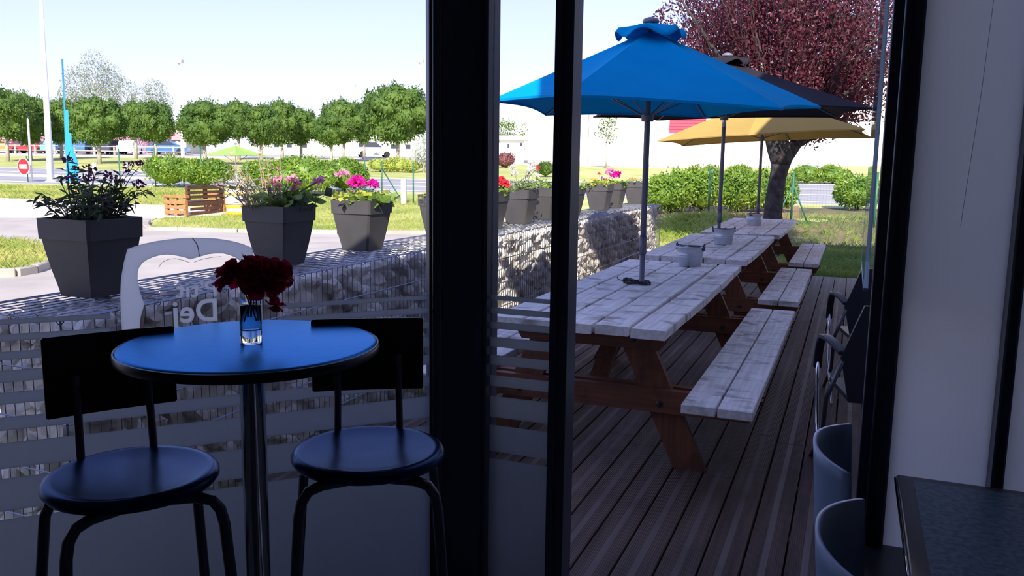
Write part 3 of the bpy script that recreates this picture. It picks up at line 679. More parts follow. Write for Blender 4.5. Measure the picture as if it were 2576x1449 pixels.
def umbrella(label, cpos, apex, R, zr, th, hints, cloth, rise, ribcol='pole', z0=0.0005, jz=1.02, vent=True, pole_m='pole', group='patio umbrellas over the picnic tables'):
    c = np.array(cpos, float); t = thing('patio_umbrella', label, 'umbrella', (c[0], c[1], z0), group=group)
    tips = []
    for k in range(6):
        a = th-k*math.pi/3; p = np.array([c[0]+R*math.cos(a), c[1]+R*math.sin(a), zr])
        if k in hints:
            d = ray(*hints[k]); o_ = np.array([0, 0, EYE]); s_ = ((p-o_) @ d)/(d @ d); p = o_+d*s_
        tips.append(p)
    A = np.array([c[0], c[1], apex]); m = MB(); nu, nv = 10, 12; vs = []; f = []
    for k in range(6):
        p, q = tips[k], tips[(k+1) % 6]; base = len(vs)
        for i in range(nu+1):
            u = .035+(1-.035)*i/nu
            for j in range(nv+1):
                w = j/nv; e = p*(1-w)+q*w; pt = A+(e-A)*u
                pt = pt+np.array([0, 0, rise*math.sin(math.pi*u)*.45]) if False else pt
                sc_ = 4*w*(1-w); inw = (A-e)*np.array([1, 1, 0]); inw = inw/(np.linalg.norm(inw)+1e-9)
                pt = pt+inw*(.055*R*sc_*u**3)+np.array([0, 0, -.022*sc_*math.sin(math.pi*min(1, u))+.012*sc_*u**4])
                vs.append(pt)
        for i in range(nu):
            for j in range(nv):
                a0 = base+i*(nv+1)+j; f.append((a0, a0+nv+1, a0+nv+2, a0+1))
        # hem turned down a little
        hb_ = len(vs)
        for j in range(nv+1): vs.append(np.array(vs[base+nu*(nv+1)+j])+np.array([0, 0, -.012]))
        for j in range(nv): f.append((base+nu*(nv+1)+j, hb_+j, hb_+j+1, base+nu*(nv+1)+j+1))
    o = m.add(vs, f).build('canopy', cloth, t)
    mo = o.modifiers.new('cloth', 'SOLIDIFY'); mo.thickness = .003; mo.offset = -1
    if vent:
        vm = MB(); n = 72; vs = []; rs = (.02, .08, .14, .19, .206)
        for i, r_ in enumerate(rs):
            for j in range(n):
                a = 2*math.pi*j/n+th; k6 = math.cos(6*(a-th)/1.0)
                slope = (A[2]-np.mean([p[2] for p in tips]))/R
                z = A[2]+.052-slope*r_*.75+(.022*math.sin(6*(a-th)+.6+.8*math.sin(a*2))*(r_/.206)**2)
                vs.append((A[0]+r_*math.cos(a)*(1+.05*k6), A[1]+r_*math.sin(a)*(1+.05*k6), z-(.022 if i == 4 else 0)))
        f = [(i*n+j, (i+1)*n+j, (i+1)*n+(j+1) % n, i*n+(j+1) % n) for i in range(4) for j in range(n)]; f.append(tuple(range(n)))
        o = vm.add(vs, f).build('vent_cap', cloth, t, True); mo = o.modifiers.new('cloth', 'SOLIDIFY'); mo.thickness = .003
    MB().lathe([(.0, 0), (.048, 0), (.052, .008), (.045, .022), (.02, .032), (0, .034)], (A[0], A[1], A[2]+.045), 24, False, False).build('finial', 'pole', t, True)
    MB().tube([(c[0], c[1], z0), (c[0], c[1], jz)], .0165, 16).build('lower_pole', pole_m, t, True)
    MB().tube([(c[0], c[1], jz-.005), (c[0], c[1], apex+.04)], .0185, 16).build('upper_pole', pole_m, t, True)
    MB().tube([(c[0], c[1], jz-.06), (c[0], c[1], jz+.05)], .0225, 16).build('collar', pole_m, t, True)
    hub = A-np.array([0, 0, .05]); run = A-np.array([0, 0, .52])
    MB().lathe([(.02, -.02), (.038, -.02), (.038, .02), (.02, .02)], tuple(run), 16).build('runner', 'pole', t)
    for k in range(6):
        e = tips[k]; mid = A+(e-A)*.55-np.array([0, 0, .014])
        rb = MB().tube([hub, A+(e-A)*.3-np.array([0, 0, .022]), mid, e-np.array([0, 0, .008])], .006, 6).build('rib', ribcol, t)
        MB().tube([run, mid], .005, 6).build('strut', ribcol, rb)
    return t
umbrella('blue patio umbrella over the nearest picnic table', (-1.2, 5.2), 2.300, 1.12, 1.85, .375, {0: (2064, 268), 1: (1966, 272), 2: (1424, 238), 3: (1235, 252), 4: (1373, 287)}, 'blue', .05, jz=1.0)
ub = umbrella('charcoal patio umbrella behind the blue one', (-1.17, 8.25), 2.46, 1.40, 1.98, rad(48), {0: (2105, 293), 1: (2195, 272), 5: (1655, 301)}, 'black', .05, jz=1.02)
MB().tube([(-1.17, 8.25, 1.86), (-1.17, 8.25, 1.99)], .0195, 16).build('tilt_joint', 'polesil', ub, True)
umbrella('yellow patio umbrella over the farthest picnic table', (-1.12, 11.3), 2.36, 1.40, 1.87, rad(-40), {0: (2175, 324), 1: (1883, 338), 2: (1655, 354), 3: (1717, 366)}, 'yellow', .05, jz=.98)

# elastic cord round the blue umbrella's pole
cpl = np.array([-1.2, 5.2, .757])
q = thing('bungee_cord', 'black and white bungee cord looped around the blue umbrella pole', 'cord', cpl)
lp = [cpl+np.array([.075*math.cos(a)-.02, .055*math.sin(a), .004*math.sin(3*a)]) for a in np.linspace(0, 2*math.pi, 40)]
lp2 = [p+np.array([-.012, .01, .008]) for p in lp]
MB().tube(lp, .006, 8).tube(lp2, .006, 8).build('cord', 'cord', q, True)
kn = MB()
for s_ in range(3):
    kn.tube([cpl+np.array([-.10+.016*math.cos(a+s_)+.012*s_, -.005+.022*math.sin(a)*(.6+.3*s_), .012+.012*math.sin(a*1+s_*2)]) for a in np.linspace(0, 2*math.pi, 20)], .0065, 8)
kn.build('knot', 'cord', q, True)
MB().tube([cpl+np.array(p) for p in ((-.09, 0, .012), (-.13, .0, .010), (-.155, .012, .014), (-.165, .02, .022), (-.160, .026, .028))], .003, 6).build('hook', 'zincdark', q, True)

def bucket():
    t = thing('zinc_bucket', 'zinc bucket on the nearest picnic table, just behind the blue umbrella pole', 'bucket', group='zinc buckets on the picnic tables')
    MB().lathe([(.0, .0), (.080, .0), (.083, .004), (.092, .068), (.0945, .072), (.092, .076), (.0945, .081), (.0975, .085), (.095, .089), (.105, .140), (.110, .143), (.109, .148), (.103, .147), (.090, .070), (.080, .012), (0, .012)], n=48, cap0=False, cap1=False).build('body', 'zinc', t, True, True)
    for s in (-1, 1):
        MB().tube([(s*.103, -.014, .120), (s*.108, -.014, .158), (s*.108, 0, .170), (s*.108, .014, .158), (s*.103, .014, .120)], .004, 8).box((s*.104-.003, -.02, .118), (s*.104+.006, .02, .150), .002).build('handle_lug', 'zincdark', t, False, True)
    b = [(.110*math.cos(a), .085*math.sin(a)*.98, .158-.018*math.sin(a)) for a in np.linspace(0, math.pi, 20)]
    MB().tube(b, .0025, 6).build('bail', 'bolt', t, True, True)
    MB().tube([(.045, .074, .142), (0, .084, .140), (-.045, .074, .142)], .008, 10).build('grip', 'gripwood', t, True, True)
    return t
bk = bucket(); p = on_z(1735, 668, .75); bk.location = (p[0], p[1], .7495); bk.rotation_euler.z = rad(-12)
p = on_z(1819, 614, .75); dup(bk, (p[0], p[1], .7495), rad(25), 'zinc bucket on the middle picnic table, in front of the charcoal umbrella pole')
p = on_z(1897, 566, .75); dup(bk, (p[0], p[1], .7495), rad(70), 'zinc bucket on the farthest picnic table')

# stacked-up plastic armchairs by the wall
def armchair():
    t = thing('plastic_armchair', 'black plastic armchair nearer the doorway, half hidden by the door frame', 'chair', group='black armchairs beside the deck')
    # seat faces -X; the back stands on the +X side
    m = MB()
    m.prism([(-.135, .885), (.135, .885), (.215, .64), (.165, .42), (-.165, .42), (-.215, .64)], lambda u, v_, q: (.20+(v_-.42)*.14+q, u, v_), -.012, .012)
    m.build('backrest', 'blackp', t, False, True)
    MB().prism([(-.21, -.20), (.20, -.17), (.20, .17), (-.21, .20)], lambda u, v_, q: (u, v_, .43+q+.03*u), -.012, .012).build('seat', 'blackp', t, False, True)
    for s in (-1, 1):
        pts = [(.235, .205, .655), (.16, .235, .685), (.05, .255, .690), (-.07, .262, .672), (-.16, .262, .625), (-.205, .262, .555), (-.215, .262, .48)]
        m = MB(); vs = []
        for i, p in enumerate(pts):
            a = np.array(p)*np.array([1, s, 1]); d = np.array(pts[min(i+1, 6)])-np.array(pts[max(i-1, 0)]); d[1] = 0; d /= np.linalg.norm(d); nn = np.array([-d[2], 0, d[0]])
            for e in ((-.021, -.012), (.021, -.012), (.021, .012), (-.021, .012)): vs.append(a+np.array([0, e[0], 0])+nn*e[1]*-1)
        f = [(0, 1, 2, 3), (24, 27, 26, 25)]+[(i*4+j, i*4+4+j, i*4+4+(j+1) % 4, i*4+(j+1) % 4) for i in range(6) for j in range(4)]
        m.add(vs, f); o = m.build('armrest', 'blackp', t, True, True); mo = o.modifiers.new('b', 'BEVEL'); mo.width = .006; mo.segments = 2
        MB().tube([(-.212, s*.262, .64-.1), (-.20, s*.262, .43), (-.10, s*.262, .22), (.22, s*.25, .0005)], .011, 10).build('leg', 'chrome', t, True, True)
        MB().tube([(.235, s*.205, .62), (.20, s*.262, .43), (.05, s*.25, .2), (-.24, s*.262, .0005)], .011, 10).build('leg', 'steel', t, True, True)
    return t
ac = armchair(); ac.location = (.18, 4.33, 0); ac.rotation_euler.z = rad(-82)
dup(ac, (.19, 5.85, 0), rad(-84), 'black plastic armchair farther from the doorway, beneath the glass screen')

# ------------------------------------------------------------------ gabion wall
GX0, GX1, GY0, GY1, GZ = -3.20, -2.66, 2.20, 12.60, .905
gb = thing('gabion_wall', 'long gabion wall of pale stones in wire mesh along the deck', 'gabion wall', ((GX0+GX1)/2, (GY0+GY1)/2, -.19))
cg = MB(); wr = .0022
def wire(a, b, r=wr): cg.tube([a, b], r, 4, False)
for y in np.arange(GY0, GY1+.01, .05):
    wire((GX1, y, -.19), (GX1, y, GZ))
for z in np.arange(.11, GZ+.05, .2):
    for dx in (.004, -.004):
        wire((GX1+dx+.003, GY0, min(z, GZ)), (GX1+dx+.003, GY1, min(z, GZ)), .0032)
for x in np.linspace(GX0, GX1, 11): wire((x, GY0, GZ), (x, GY1, GZ))
for y in np.arange(GY0, GY1+.01, .10): wire((GX0, y, GZ+.005), (GX1, y, GZ+.005))
for y in (GY0, GY1):
    for x in np.linspace(GX0, GX1, 11): wire((x, y, -.19), (x, y, GZ))
    for z in np.arange(.11, GZ+.05, .2): wire((GX0, y-.004, min(z, GZ)), (GX1, y-.004, min(z, GZ)), .0032)
for x in (GX0, GX1): wire((x, GY0, GZ+.002), (x, GY1, GZ+.002), .005)
for x in (GX0, GX1):
    for y in (GY0, GY1): wire((x, y, -.19), (x, y, GZ), .005)
for y in np.arange(GY0+.06, GY1, .2):                                 # little spiral ties along the edges
    cg.tube([(GX1+.014*math.cos(a), y+a*.002, GZ+.014*math.sin(a)) for a in np.linspace(0, 6.6, 9)], .0022, 4, False)
for x in np.arange(GX0+.05, GX1, .12):
    cg.tube([(x+a*.002, GY0+.014*math.cos(a), GZ+.014*math.sin(a)) for a in np.linspace(0, 6.6, 9)], .0022, 4, False)
cg.build('wire_cage', 'wire', gb)
def rock(r):
    V, Fc = ICO2; V = V.copy()
    for _ in range(7):                                               # chop with random planes
        n = rand_unit(1, r)[0]; dd = r.uniform(.52, .86); h = V @ n; V = V-np.outer(np.maximum(h-dd, 0), n)
    V += r.normal(size=V.shape)*.018
    return V, Fc
r = np.random.default_rng(11); ROCK = [rock(r) for _ in range(14)]
stones = []
def add_stone(c, R):
    V, Fc = ROCK[r.integers(14)]; q = rand_unit(3, r); Q, _ = np.linalg.qr(q)
    stones.append((np.array(c), (V*(np.array([1.15, .95, .75])*R)) @ Q.T, Fc))
for y in np.arange(GY0+.05, GY1, .108):
    for z in np.arange(-.13, GZ-.02, .10):
        add_stone((GX1-.076+r.normal()*.010, y+r.normal()*.022, min(z+r.normal()*.022, GZ-.062)), r.uniform(.050, .070))
    for x in np.arange(GX0+.06, GX1-.1, .105):
        add_stone((x+r.normal()*.02, y+r.normal()*.022, GZ-.066+r.normal()*.008), r.uniform(.048, .070))
for x in np.arange(GX0+.05, GX1-.08, .105):
    for z in np.arange(-.13, GZ-.1, .10):
        add_stone((x+r.normal()*.02, GY0+.068, z+r.normal()*.02), r.uniform(.05, .072)); add_stone((x+r.normal()*.02, GY1-.068, z+r.normal()*.02), r.uniform(.05, .072))
for i, (c, V, Fc) in enumerate(stones):                                # nothing pokes through the wire
    V = V+c; V[:, 0] = np.clip(V[:, 0], GX0+.006, GX1-.006); V[:, 1] = np.clip(V[:, 1], GY0+.006, GY1-.006); V[:, 2] = np.clip(V[:, 2], -.18, GZ-.006); stones[i] = (c, V, Fc)
def vis_rank(s_):
    c = s_[0]; q = c-np.array([0, 0, EYE]); dd = q @ FW; px = W/2+F*(q @ RT)/dd; py = H/2-F*(q @ UP)/dd
    ok = (0 < px < 1080 or 1255 < px < 1380) and py < 1010 and c[0] > GX1-.1 and not (100 < px < 450 and 830 < py < 1050)
    return (0 if ok else 1, dd)
stones.sort(key=vis_rank)
for c, V, Fc in stones[:100]:
    MB().addnp(V, Fc).build('stone', 'stone', gb)
rest = MB()
for c, V, Fc in stones[100:]: rest.addnp(V, Fc)
rest.box((GX0+.08, GY0+.08, -.18), (GX1-.082, GY1-.08, GZ-.082))
stuff(rest.build('stone_fill', 'stone', gb))

# ------------------------------------------------------------------ planters
def pot_parts(t, c, z):
    def sq(h, zz, e=.012):
        q = h-e; return [(c[0]+x, c[1]+y, zz) for x, y in ((-q, -h), (q, -h), (h, -q), (h, q), (q, h), (-q, h), (-h, q), (-h, -q))]
    prof = [(.098, 0), (.107, .05), (.117, .10), (.126, .15), (.134, .20), (.140, .243), (.1475, .2435), (.150, .33), (.142, .33), (.136, .285)]
    vs = [p for h, zz in prof for p in sq(h, z+zz)]; k = len(prof)
    f = [(i*8+j, i*8+(j+1) % 8, i*8+8+(j+1) % 8, i*8+8+j) for i in range(k-1) for j in range(8)]+[tuple(range(7, -1, -1))]
    MB().add(vs, f).build('pot', 'pot', t)
    MB().add(sq(.137, z+.283)+sq(.137, z+.300), [tuple(range(8, 16)), tuple(range(7, -1, -1))]+[(i, (i+1) % 8, (i+1) % 8+8, i+8) for i in range(8)]).build('soil', 'soil', t)
def flower_ball(c, R, n, r, flat=.8):
    c = np.array(c); D_ = rand_unit(n, r); D_[:, 2] = np.abs(D_[:, 2])*flat+.05-(.25 if flat > .7 else 0)
    P_ = c+D_*R*r.uniform(.45, .8, (n, 1)); nn = D_+rand_unit(n, r)*.5; dd = np.cross(D_, rand_unit(n, r))
    return MB().kites(P_, dd+D_*.6, nn, R*r.uniform(.5, .85, n), R*r.uniform(.45, .7, n), .15)
def stems_leaves(r, c, z, n, h, spread, droop, nleaf, ll, lw, curl=.3, lean=(0, 0), up=.3):
    """curved stems with leaves along them; returns stem mesh, leaf mesh, tips"""
    S_, L_, tips = MB(), MB(), []
    C, D_, N_, LN, WD = [], [], [], [], []
    for i in range(n):
        a = r.uniform(0, 2*math.pi); q = math.sqrt(r.uniform(0, 1)); out = np.array([math.cos(a), math.sin(a), 0])
        b0 = np.array([c[0], c[1], z])+out*q*.10; hh = h*r.uniform(.6, 1.05)*(1-.25*q); sp = spread*q*r.uniform(.6, 1.2)
        pts = []
        for k in range(6):
            u = k/5; pts.append(b0+out*sp*u**1.3+np.array([lean[0]*u*u, lean[1]*u*u, hh*u-droop*hh*q*u**3])+rand_unit(1, r)[0]*.006*u)
        S_.tube(pts, [.0028*(1-.6*k/5) for k in range(6)], 4, False); tips.append(pts[-1])
        for k in range(nleaf):
            u = r.uniform(.12, 1)*4.99; j = int(u); p = pts[j]+(pts[j+1]-pts[j])*(u-j)
            d = rand_unit(1, r)[0]; d[2] = d[2]*.5+up; C.append(p); D_.append(d); N_.append(rand_unit(1, r)[0]*.6+np.array([0, 0, .7])); LN.append(ll*r.uniform(.6, 1.25)); WD.append(lw*r.uniform(.7, 1.2))
    L_.kites(C, D_, N_, LN, WD, curl)
    return S_, L_, tips
def planter(label, y, spec, x=-3.0, seed=0):
    r = np.random.default_rng(100+seed); z = GZ+.009
    t = thing('planter', label, 'planter', (x, y, z), group='square planters on the gabion wall')
    pot_parts(t, (x, y), z); zs = z+.30
    for k, (n, h, sp, dr, nl, ll, lw, leaf, stem, kw) in enumerate(spec['green']):
        off = kw.pop('off', (0, 0)); S_, L_, tips = stems_leaves(r, (x+off[0], y+off[1]), zs-.01, n, h, sp, dr, nl, ll, lw, **kw)
        if n < 60 or k == 0: S_.build('stems', stem, t)
        else: S_.build('stems', stem, t)
        L_.build('foliage', leaf, t)
        if 'tipflower' in spec and k == spec['tipflower'][0]:
            for tp in tips[:spec['tipflower'][2]]:
                flower_ball(tp, spec['tipflower'][3]*r.uniform(.8, 1.2), 14, r).build('flower_head', spec['tipflower'][1], t)
    for (px, py, R, mat, n) in spec.get('heads', []):
        d = ray(px, py); s_ = (np.array([x+spec.get('hx', 0), y, 0])[:2] @ HF[:2]); p = np.array([0, 0, EYE])+d*(s_/(d @ HF))
        MB().tube([(x+(p[0]-x)*.3, y+(p[1]-y)*.3, zs-.01), ((x*.5+p[0]*.5), (y*.5+p[1]*.5), (zs+p[2])/2+.02), tuple(p)], .0028, 5).build('flower_stem', 'leafg', t)
        flower_ball(p, R, n, r).build('flower_head', mat, t)
    return t
K = dict
planter('planter nearest the left edge, with dark purple straggling flowers', 2.68, K(green=[(38, .27, .15, .30, 11, .05, .016, 'leafd', 'leafd', K(curl=.6)), (14, .36, .10, .1, 9, .05, .013, 'leafd', 'leafd', K(curl=.5, lean=(.05, .02))), (7, .26, .20, .2, 6, .04, .012, 'leafd', 'leafd', K(lean=(-.07, -.02)))], tipflower=(1, 'fpurple', 14, .022),
        heads=[(268, 440, .022, 'fpurple', 18), (285, 446, .018, 'fpurple', 14), (222, 420, .018, 'fpurple', 12), (272, 520, .03, 'fpurple', 26), (262, 498, .022, 'fpurple', 20), (235, 452, .016, 'fpurple', 14), (192, 447, .018, 'fpurple', 12)]), seed=1, x=-3.02)
planter('planter behind the roses, with feathery stems and pale pink flowers', 3.94, K(green=[(26, .30, .16, .25, 12, .06, .010, 'leafs', 'gaura', K(off=(-.09, -.05), lean=(-.10, 0))), (18, .16, .18, .4, 4, .085, .065, 'leafg', 'leafg', K(off=(.02, .03), curl=.15)), (14, .18, .17, .35, 4, .085, .06, 'leafd', 'leafd', K(off=(.07, .06), curl=.15)), (8, .52, .09, 0, 9, .03, .010, 'fpink', 'gaura', K(off=(-.07, -.02), lean=(-.05, 0)))],
        heads=[(694, 462, .030, 'fpink', 34), (702, 448, .022, 'fpink', 24), (737, 452, .034, 'fpink', 40), (748, 462, .026, 'fpink', 30), (741, 474, .024, 'fpink', 24), (800, 458, .032, 'flilac', 40), (808, 450, .022, 'flilac', 30), (726, 450, .022, 'fpink', 24), (795, 474, .016, 'fpink', 12)]), seed=2)
planter('planter at the middle of the window, with bright magenta geraniums', 4.81, K(green=[(34, .10, .16, .5, 6, .062, .056, 'leafg', 'leafg', K(curl=.15)), (14, .13, .14, .3, 5, .055, .05, 'leafy', 'leafg', K(curl=.15, off=(-.04, -.04)))],
        heads=[(866, 437, .036, 'flilac', 60), (900, 456, .046, 'fmag', 110), (912, 462, .036, 'fmag', 80), (888, 462, .036, 'fmag', 80), (939, 462, .036, 'fmag', 70), (947, 470, .022, 'fmag', 40), (888, 482, .016, 'flilac', 18), (848, 440, .02, 'flilac', 30)]), seed=3)
planter('planter cut by the left side of the corner post, with yellow-green trailing leaves', 6.0, K(green=[(30, .12, .16, .9, 9, .045, .022, 'leafy', 'leafg', K())], tipflower=(0, 'fyel', 7, .018), heads=[(1076, 480, .022, 'fyel', 20), (1082, 470, .02, 'fyel', 20)]), seed=4)
planter('planter at the right side of the corner post, with red geraniums', 6.9, K(green=[(28, .10, .14, .4, 6, .058, .05, 'leafg', 'leafg', K(curl=.15))], heads=[(1256, 457, .05, 'fred', 90), (1268, 462, .045, 'fred', 80), (1246, 452, .04, 'fred', 60), (1278, 468, .03, 'fred', 40), (1263, 450, .03, 'fred', 40)]), seed=5)
planter('planter next after the red geraniums, with grey-green leaves and tall white flowers', 7.66, K(green=[(36, .15, .15, .2, 10, .06, .016, 'leafs', 'leafs', K(up=.6)), (14, .14, .15, .2, 8, .05, .018, 'leafg', 'leafg', K(up=.5))], heads=[(1289, 423, .04, 'fwhite', 34), (1294, 437, .04, 'fwhite', 30), (1328, 443, .036, 'fwhite', 30), (1337, 425, .05, 'fwhite', 40), (1337, 408, .036, 'fwhite', 30), (1353, 420, .024, 'fred', 20), (1320, 450, .03, 'fwhite', 24)]), seed=6)
planter('green-leaved planter cut by the left side of the door post', 8.36, K(green=[(36, .16, .16, .3, 9, .06, .024, 'leafg', 'leafg', K(up=.4))], heads=[(1352, 443, .036, 'fwhite', 30), (1342, 437, .03, 'fwhite', 20), (1372, 450, .02, 'fwhite', 16), (1353, 428, .02, 'fred', 16)]), seed=7)
planter('planter at the right side of the door post, with trailing green leaves', 9.24, K(green=[(36, .10, .17, .8, 9, .05, .026, 'leafg', 'leafg', K())]), seed=8)
planter('planter with mixed red and violet pansies, first full one right of the door post', 10.46, K(green=[(36, .10, .16, .4, 8, .05, .024, 'leafy', 'leafg', K()), (10, .14, .12, .3, 6, .05, .02, 'leafg', 'leafg', K())], heads=[(1508, 438, .028, 'fred', 20), (1516, 449, .028, 'fviolet', 20), (1524, 452, .024, 'fred', 18), (1500, 452, .024, 'fyel', 18), (1490, 452, .024, 'fyel', 14)]), seed=9)
planter('planter with tall pink and magenta geraniums, next to the pansies', 11.15, K(green=[(30, .10, .15, .4, 6, .056, .045, 'leafg', 'leafg', K())], heads=[(1534, 432, .06, 'flilac', 90), (1548, 440, .062, 'fmag', 100), (1540, 445, .04, 'flilac', 50), (1556, 436, .04, 'fmag', 50)]), seed=10)
planter('planter at the far end of the gabion wall, partly behind the blue umbrella pole', 12.42, K(green=[(22, .10, .13, .3, 6, .05, .03, 'leafs', 'leafg', K())], heads=[(1589, 450, .034, 'fyel', 24), (1584, 445, .03, 'fwhite', 18), (1600, 452, .03, 'fyel', 20), (1609, 448, .03, 'fwhite', 18)]), seed=11)
# ------------------------------------------------------------------ hedges and bushes
def bush(name, label, cat, c, rx, ry, h, mat, n, ll, lw, seed, rz=0, group=None, lumps=14):
    """leafy rounded bush standing on the ground at c"""
    r = np.random.default_rng(seed); t = thing(name, label, cat, c, rz, group)
    B = [(np.array([0, 0, h*.48]), np.array([rx*.80, ry*.80, h*.46]))]
    for _ in range(lumps):
        d = rand_unit(1, r)[0]; d[2] = abs(d[2])*.9
        B.append((np.array([d[0]*rx*.62, d[1]*ry*.62, h*.36+d[2]*h*.36]), np.array([rx*.36, ry*.40, h*.25])*r.uniform(.8, 1.15)))
    P_, N_ = [], []
    for c0, e in B:
        k = int(n/len(B)); D_ = rand_unit(k, r); P_.append(c0+D_*e*r.uniform(.86, 1.06, (k, 1))); N_.append(D_)
    P_ = np.concatenate(P_); N_ = np.concatenate(N_); ok = P_[:, 2] > .02; P_, N_ = P_[ok], N_[ok]
    dd = rand_unit(len(P_), r)*.8+N_*.5+np.array([0, 0, .3]); nn = N_+rand_unit(len(P_), r)*.55
    m = MB().kites(P_, dd, nn, ll*r.uniform(.7, 1.3, len(P_)), lw*r.uniform(.7, 1.3, len(P_)), .15)
    V, Fc = ICO2
    for c0, e in B[:1]+B[1::2]: m.addnp(V*e*.86+c0, Fc)
    m.build('foliage', mat, t, False, True)
    MB().tube([(0, 0, 0), (0, 0, h*.5)], [.05, .03], 8).tube([(0, 0, .02), (rx*.3, 0, h*.4)], [.035, .02], 6).tube([(0, 0, .02), (-rx*.3, ry*.1, h*.4)], [.035, .02], 6).build('stem', 'bark', t, False, True)
    return t
vr = yaw
def low(px, py): return ground(px, py)
gh = 'round clipped laurel bushes on the lawn'
bush('hedge_bush', 'left one of two round laurel bushes on the left lawn', 'bush', low(424, 472), 1.22, 1.0, 1.55, 'hedge', 6800, .125, .055, 21, vr, gh)
bush('hedge_bush', 'laurel bush directly behind the pallet bench', 'bush', low(512, 474), 1.42, 1.0, 1.38, 'hedge', 7400, .125, .055, 22, vr, gh)
bush('hedge_bush', 'laurel bush behind the pink flowers, just right of the lime parasol', 'bush', low(668, 480), 1.15, .95, 1.42, 'hedge', 6800, .125, .055, 23, vr, gh)
bush('hedge_bush', 'broad laurel bush between the pink and the magenta flowers', 'bush', low(770, 490), 1.65, 1.1, 1.65, 'hedge', 9500, .125, .055, 24, vr, gh)
bush('hedge_bush', 'laurel bush behind the magenta geraniums', 'bush', low(866, 484), 1.10, .95, 1.50, 'hedge', 6800, .125, .055, 25, vr, gh)
g2 = 'laurel hedge beyond the picnic tables'
for i, (px, s_, rx, h, lab) in enumerate([(1688, 23.6, .82, 1.30, 'sunlit laurel bush at the end of the gabion wall'), (1768, 24.0, .80, 1.42, 'laurel bush just left of the charcoal umbrella pole, beyond the tables'), (1856, 24.2, .82, 1.42, 'laurel bush between the charcoal and yellow umbrella poles'), (1935, 24.4, .80, 1.34, 'shaded laurel bush just behind the plum tree trunk')]):
    p = at(px, 500, s_); bush('hedge_bush', lab, 'bush', (p[0], p[1], terrain(p[0], p[1])-.02), rx, .75, h, 'hedge', 6800, .115, .048, 30+i, vr, g2)
p = at(2158, 500, 25.5); bush('hedge_bush', 'laurel bush in front of the road at the right, cut by the door frame', 'bush', (p[0], p[1], terrain(p[0], p[1])), .78, .8, 1.15, 'hedge', 5600, .115, .046, 36, vr)
for i, (px, lab) in enumerate([(2030, 'left part of the clipped hedge across the road at the right'), (2094, 'right part of the clipped hedge across the road at the right')]):
    p = at(px, 462, 48.5); bush('hedge_bush', lab, 'bush', lat(p @ HL, 48.5), 1.05, .8, 1.15, 'hedge', 4000, .13, .06, 38+i, vr, 'hedge across the road', 10)
p = at(1273, 420, 66); bush('berberis_bush', 'round burgundy bush by the small white building', 'bush', lat(p @ HL, 66), .72, .72, 1.35, 'berberis', 2400, .14, .06, 41)
p = at(1372, 432, 52); bush('round_bush', 'small round green bush left of the door post, behind the white flowers', 'bush', lat(p @ HL, 52), .62, .6, 1.0, 'crown', 1800, .11, .05, 42)
for i, (px, py, rx, h, lab) in enumerate([(958, 411, .95, .95, 'low yellow-green shrub across the road, left of three'), (1000, 411, .9, 1.05, 'low yellow-green shrub across the road, in the middle of three'), (1034, 409, .75, .9, 'low yellow-green shrub across the road, next to the silver tree')]):
    p = at(px, py, 56); bush('roadside_shrub', lab, 'shrub', lat(p @ HL, 56), rx, .7, h, 'shrub', 1500, .16, .06, 44+i, vr, 'roadside shrubs', 8)

# ------------------------------------------------------------------ trees
def crown_mesh(seed, n=8200, big=1.0):
    r = np.random.default_rng(seed); m = MB(); P_, N_ = [], []; cl = []
    for i in range(46):
        d = rand_unit(1, r)[0]; d[2] = d[2]*.75+.12; q = d*np.array([.74, .74, .62])*r.uniform(.85, 1.08); cl.append((q, r.uniform(.24, .36)))
    V, Fc = ICO2; m.addnp(V*np.array([.66, .66, .50]), Fc)
    for q, R in cl:
        k = n//46; D_ = rand_unit(k, r); P_.append(q+D_*np.array([1, 1, .72])*R*r.uniform(.75, 1.08, (k, 1))); N_.append(D_+np.array([0, 0, .3]))
        m.addnp(V*np.array([.72, .72, .50])*R+q, Fc)
    P_ = np.concatenate(P_); N_ = np.concatenate(N_); k = len(P_)
    m.kites(P_, rand_unit(k, r)+N_*.3-np.array([0, 0, .3]), N_+rand_unit(k, r)*.7, .078*r.uniform(.7, 1.4, k), .046*r.uniform(.7, 1.3, k), .2)
    return m
CR = []
def street_tree(label, px, top, bot, hw, s, k, stakes=0, base_py=None):
    c = at(px, (top+bot)/2, s); l_ = c @ HL; g_ = lat(l_, s)
    px2m = s/F*1.03; R = hw*px2m; hz = (bot-top)/2*px2m
    t = thing('street_tree', label, 'tree', g_, group='round-crowned trees beyond the road')
    if len(CR) < 3:
        o = crown_mesh(60+len(CR)).build('crown', 'crown', t, False, True); CR.append(o)
    else:
        o = CR[k % 3].copy(); COL.objects.link(o); o.parent = t
    o.location = (0, 0, c[2]-g_[2]); o.scale = (R*1.0, R*1.0, hz*1.7); o.rotation_euler = (0, 0, k*1.3)
    zb = c[2]-g_[2]-hz*.5
    MB().tube([(0, 0, -.05), (.02, 0, zb*.5), (0, .03, zb)], [.16, .13, .12], 9).tube([(0, .02, zb*.8), (.35*R, .1, zb+hz*.5)], [.10, .05], 7).tube([(0, .02, zb*.8), (-.35*R, -.1, zb+hz*.5)], [.10, .05], 7).build('trunk', 'barkp', t, True, True)
    for i in range(stakes):
        x = (-.45, .4, .1)[i]; MB().tube([(x*HL[0], x*HL[1], -.05), (x*.75*HL[0], x*.75*HL[1], zb*1.02)], .055, 7).build('stake', 'stake', t, False, True)
    return t
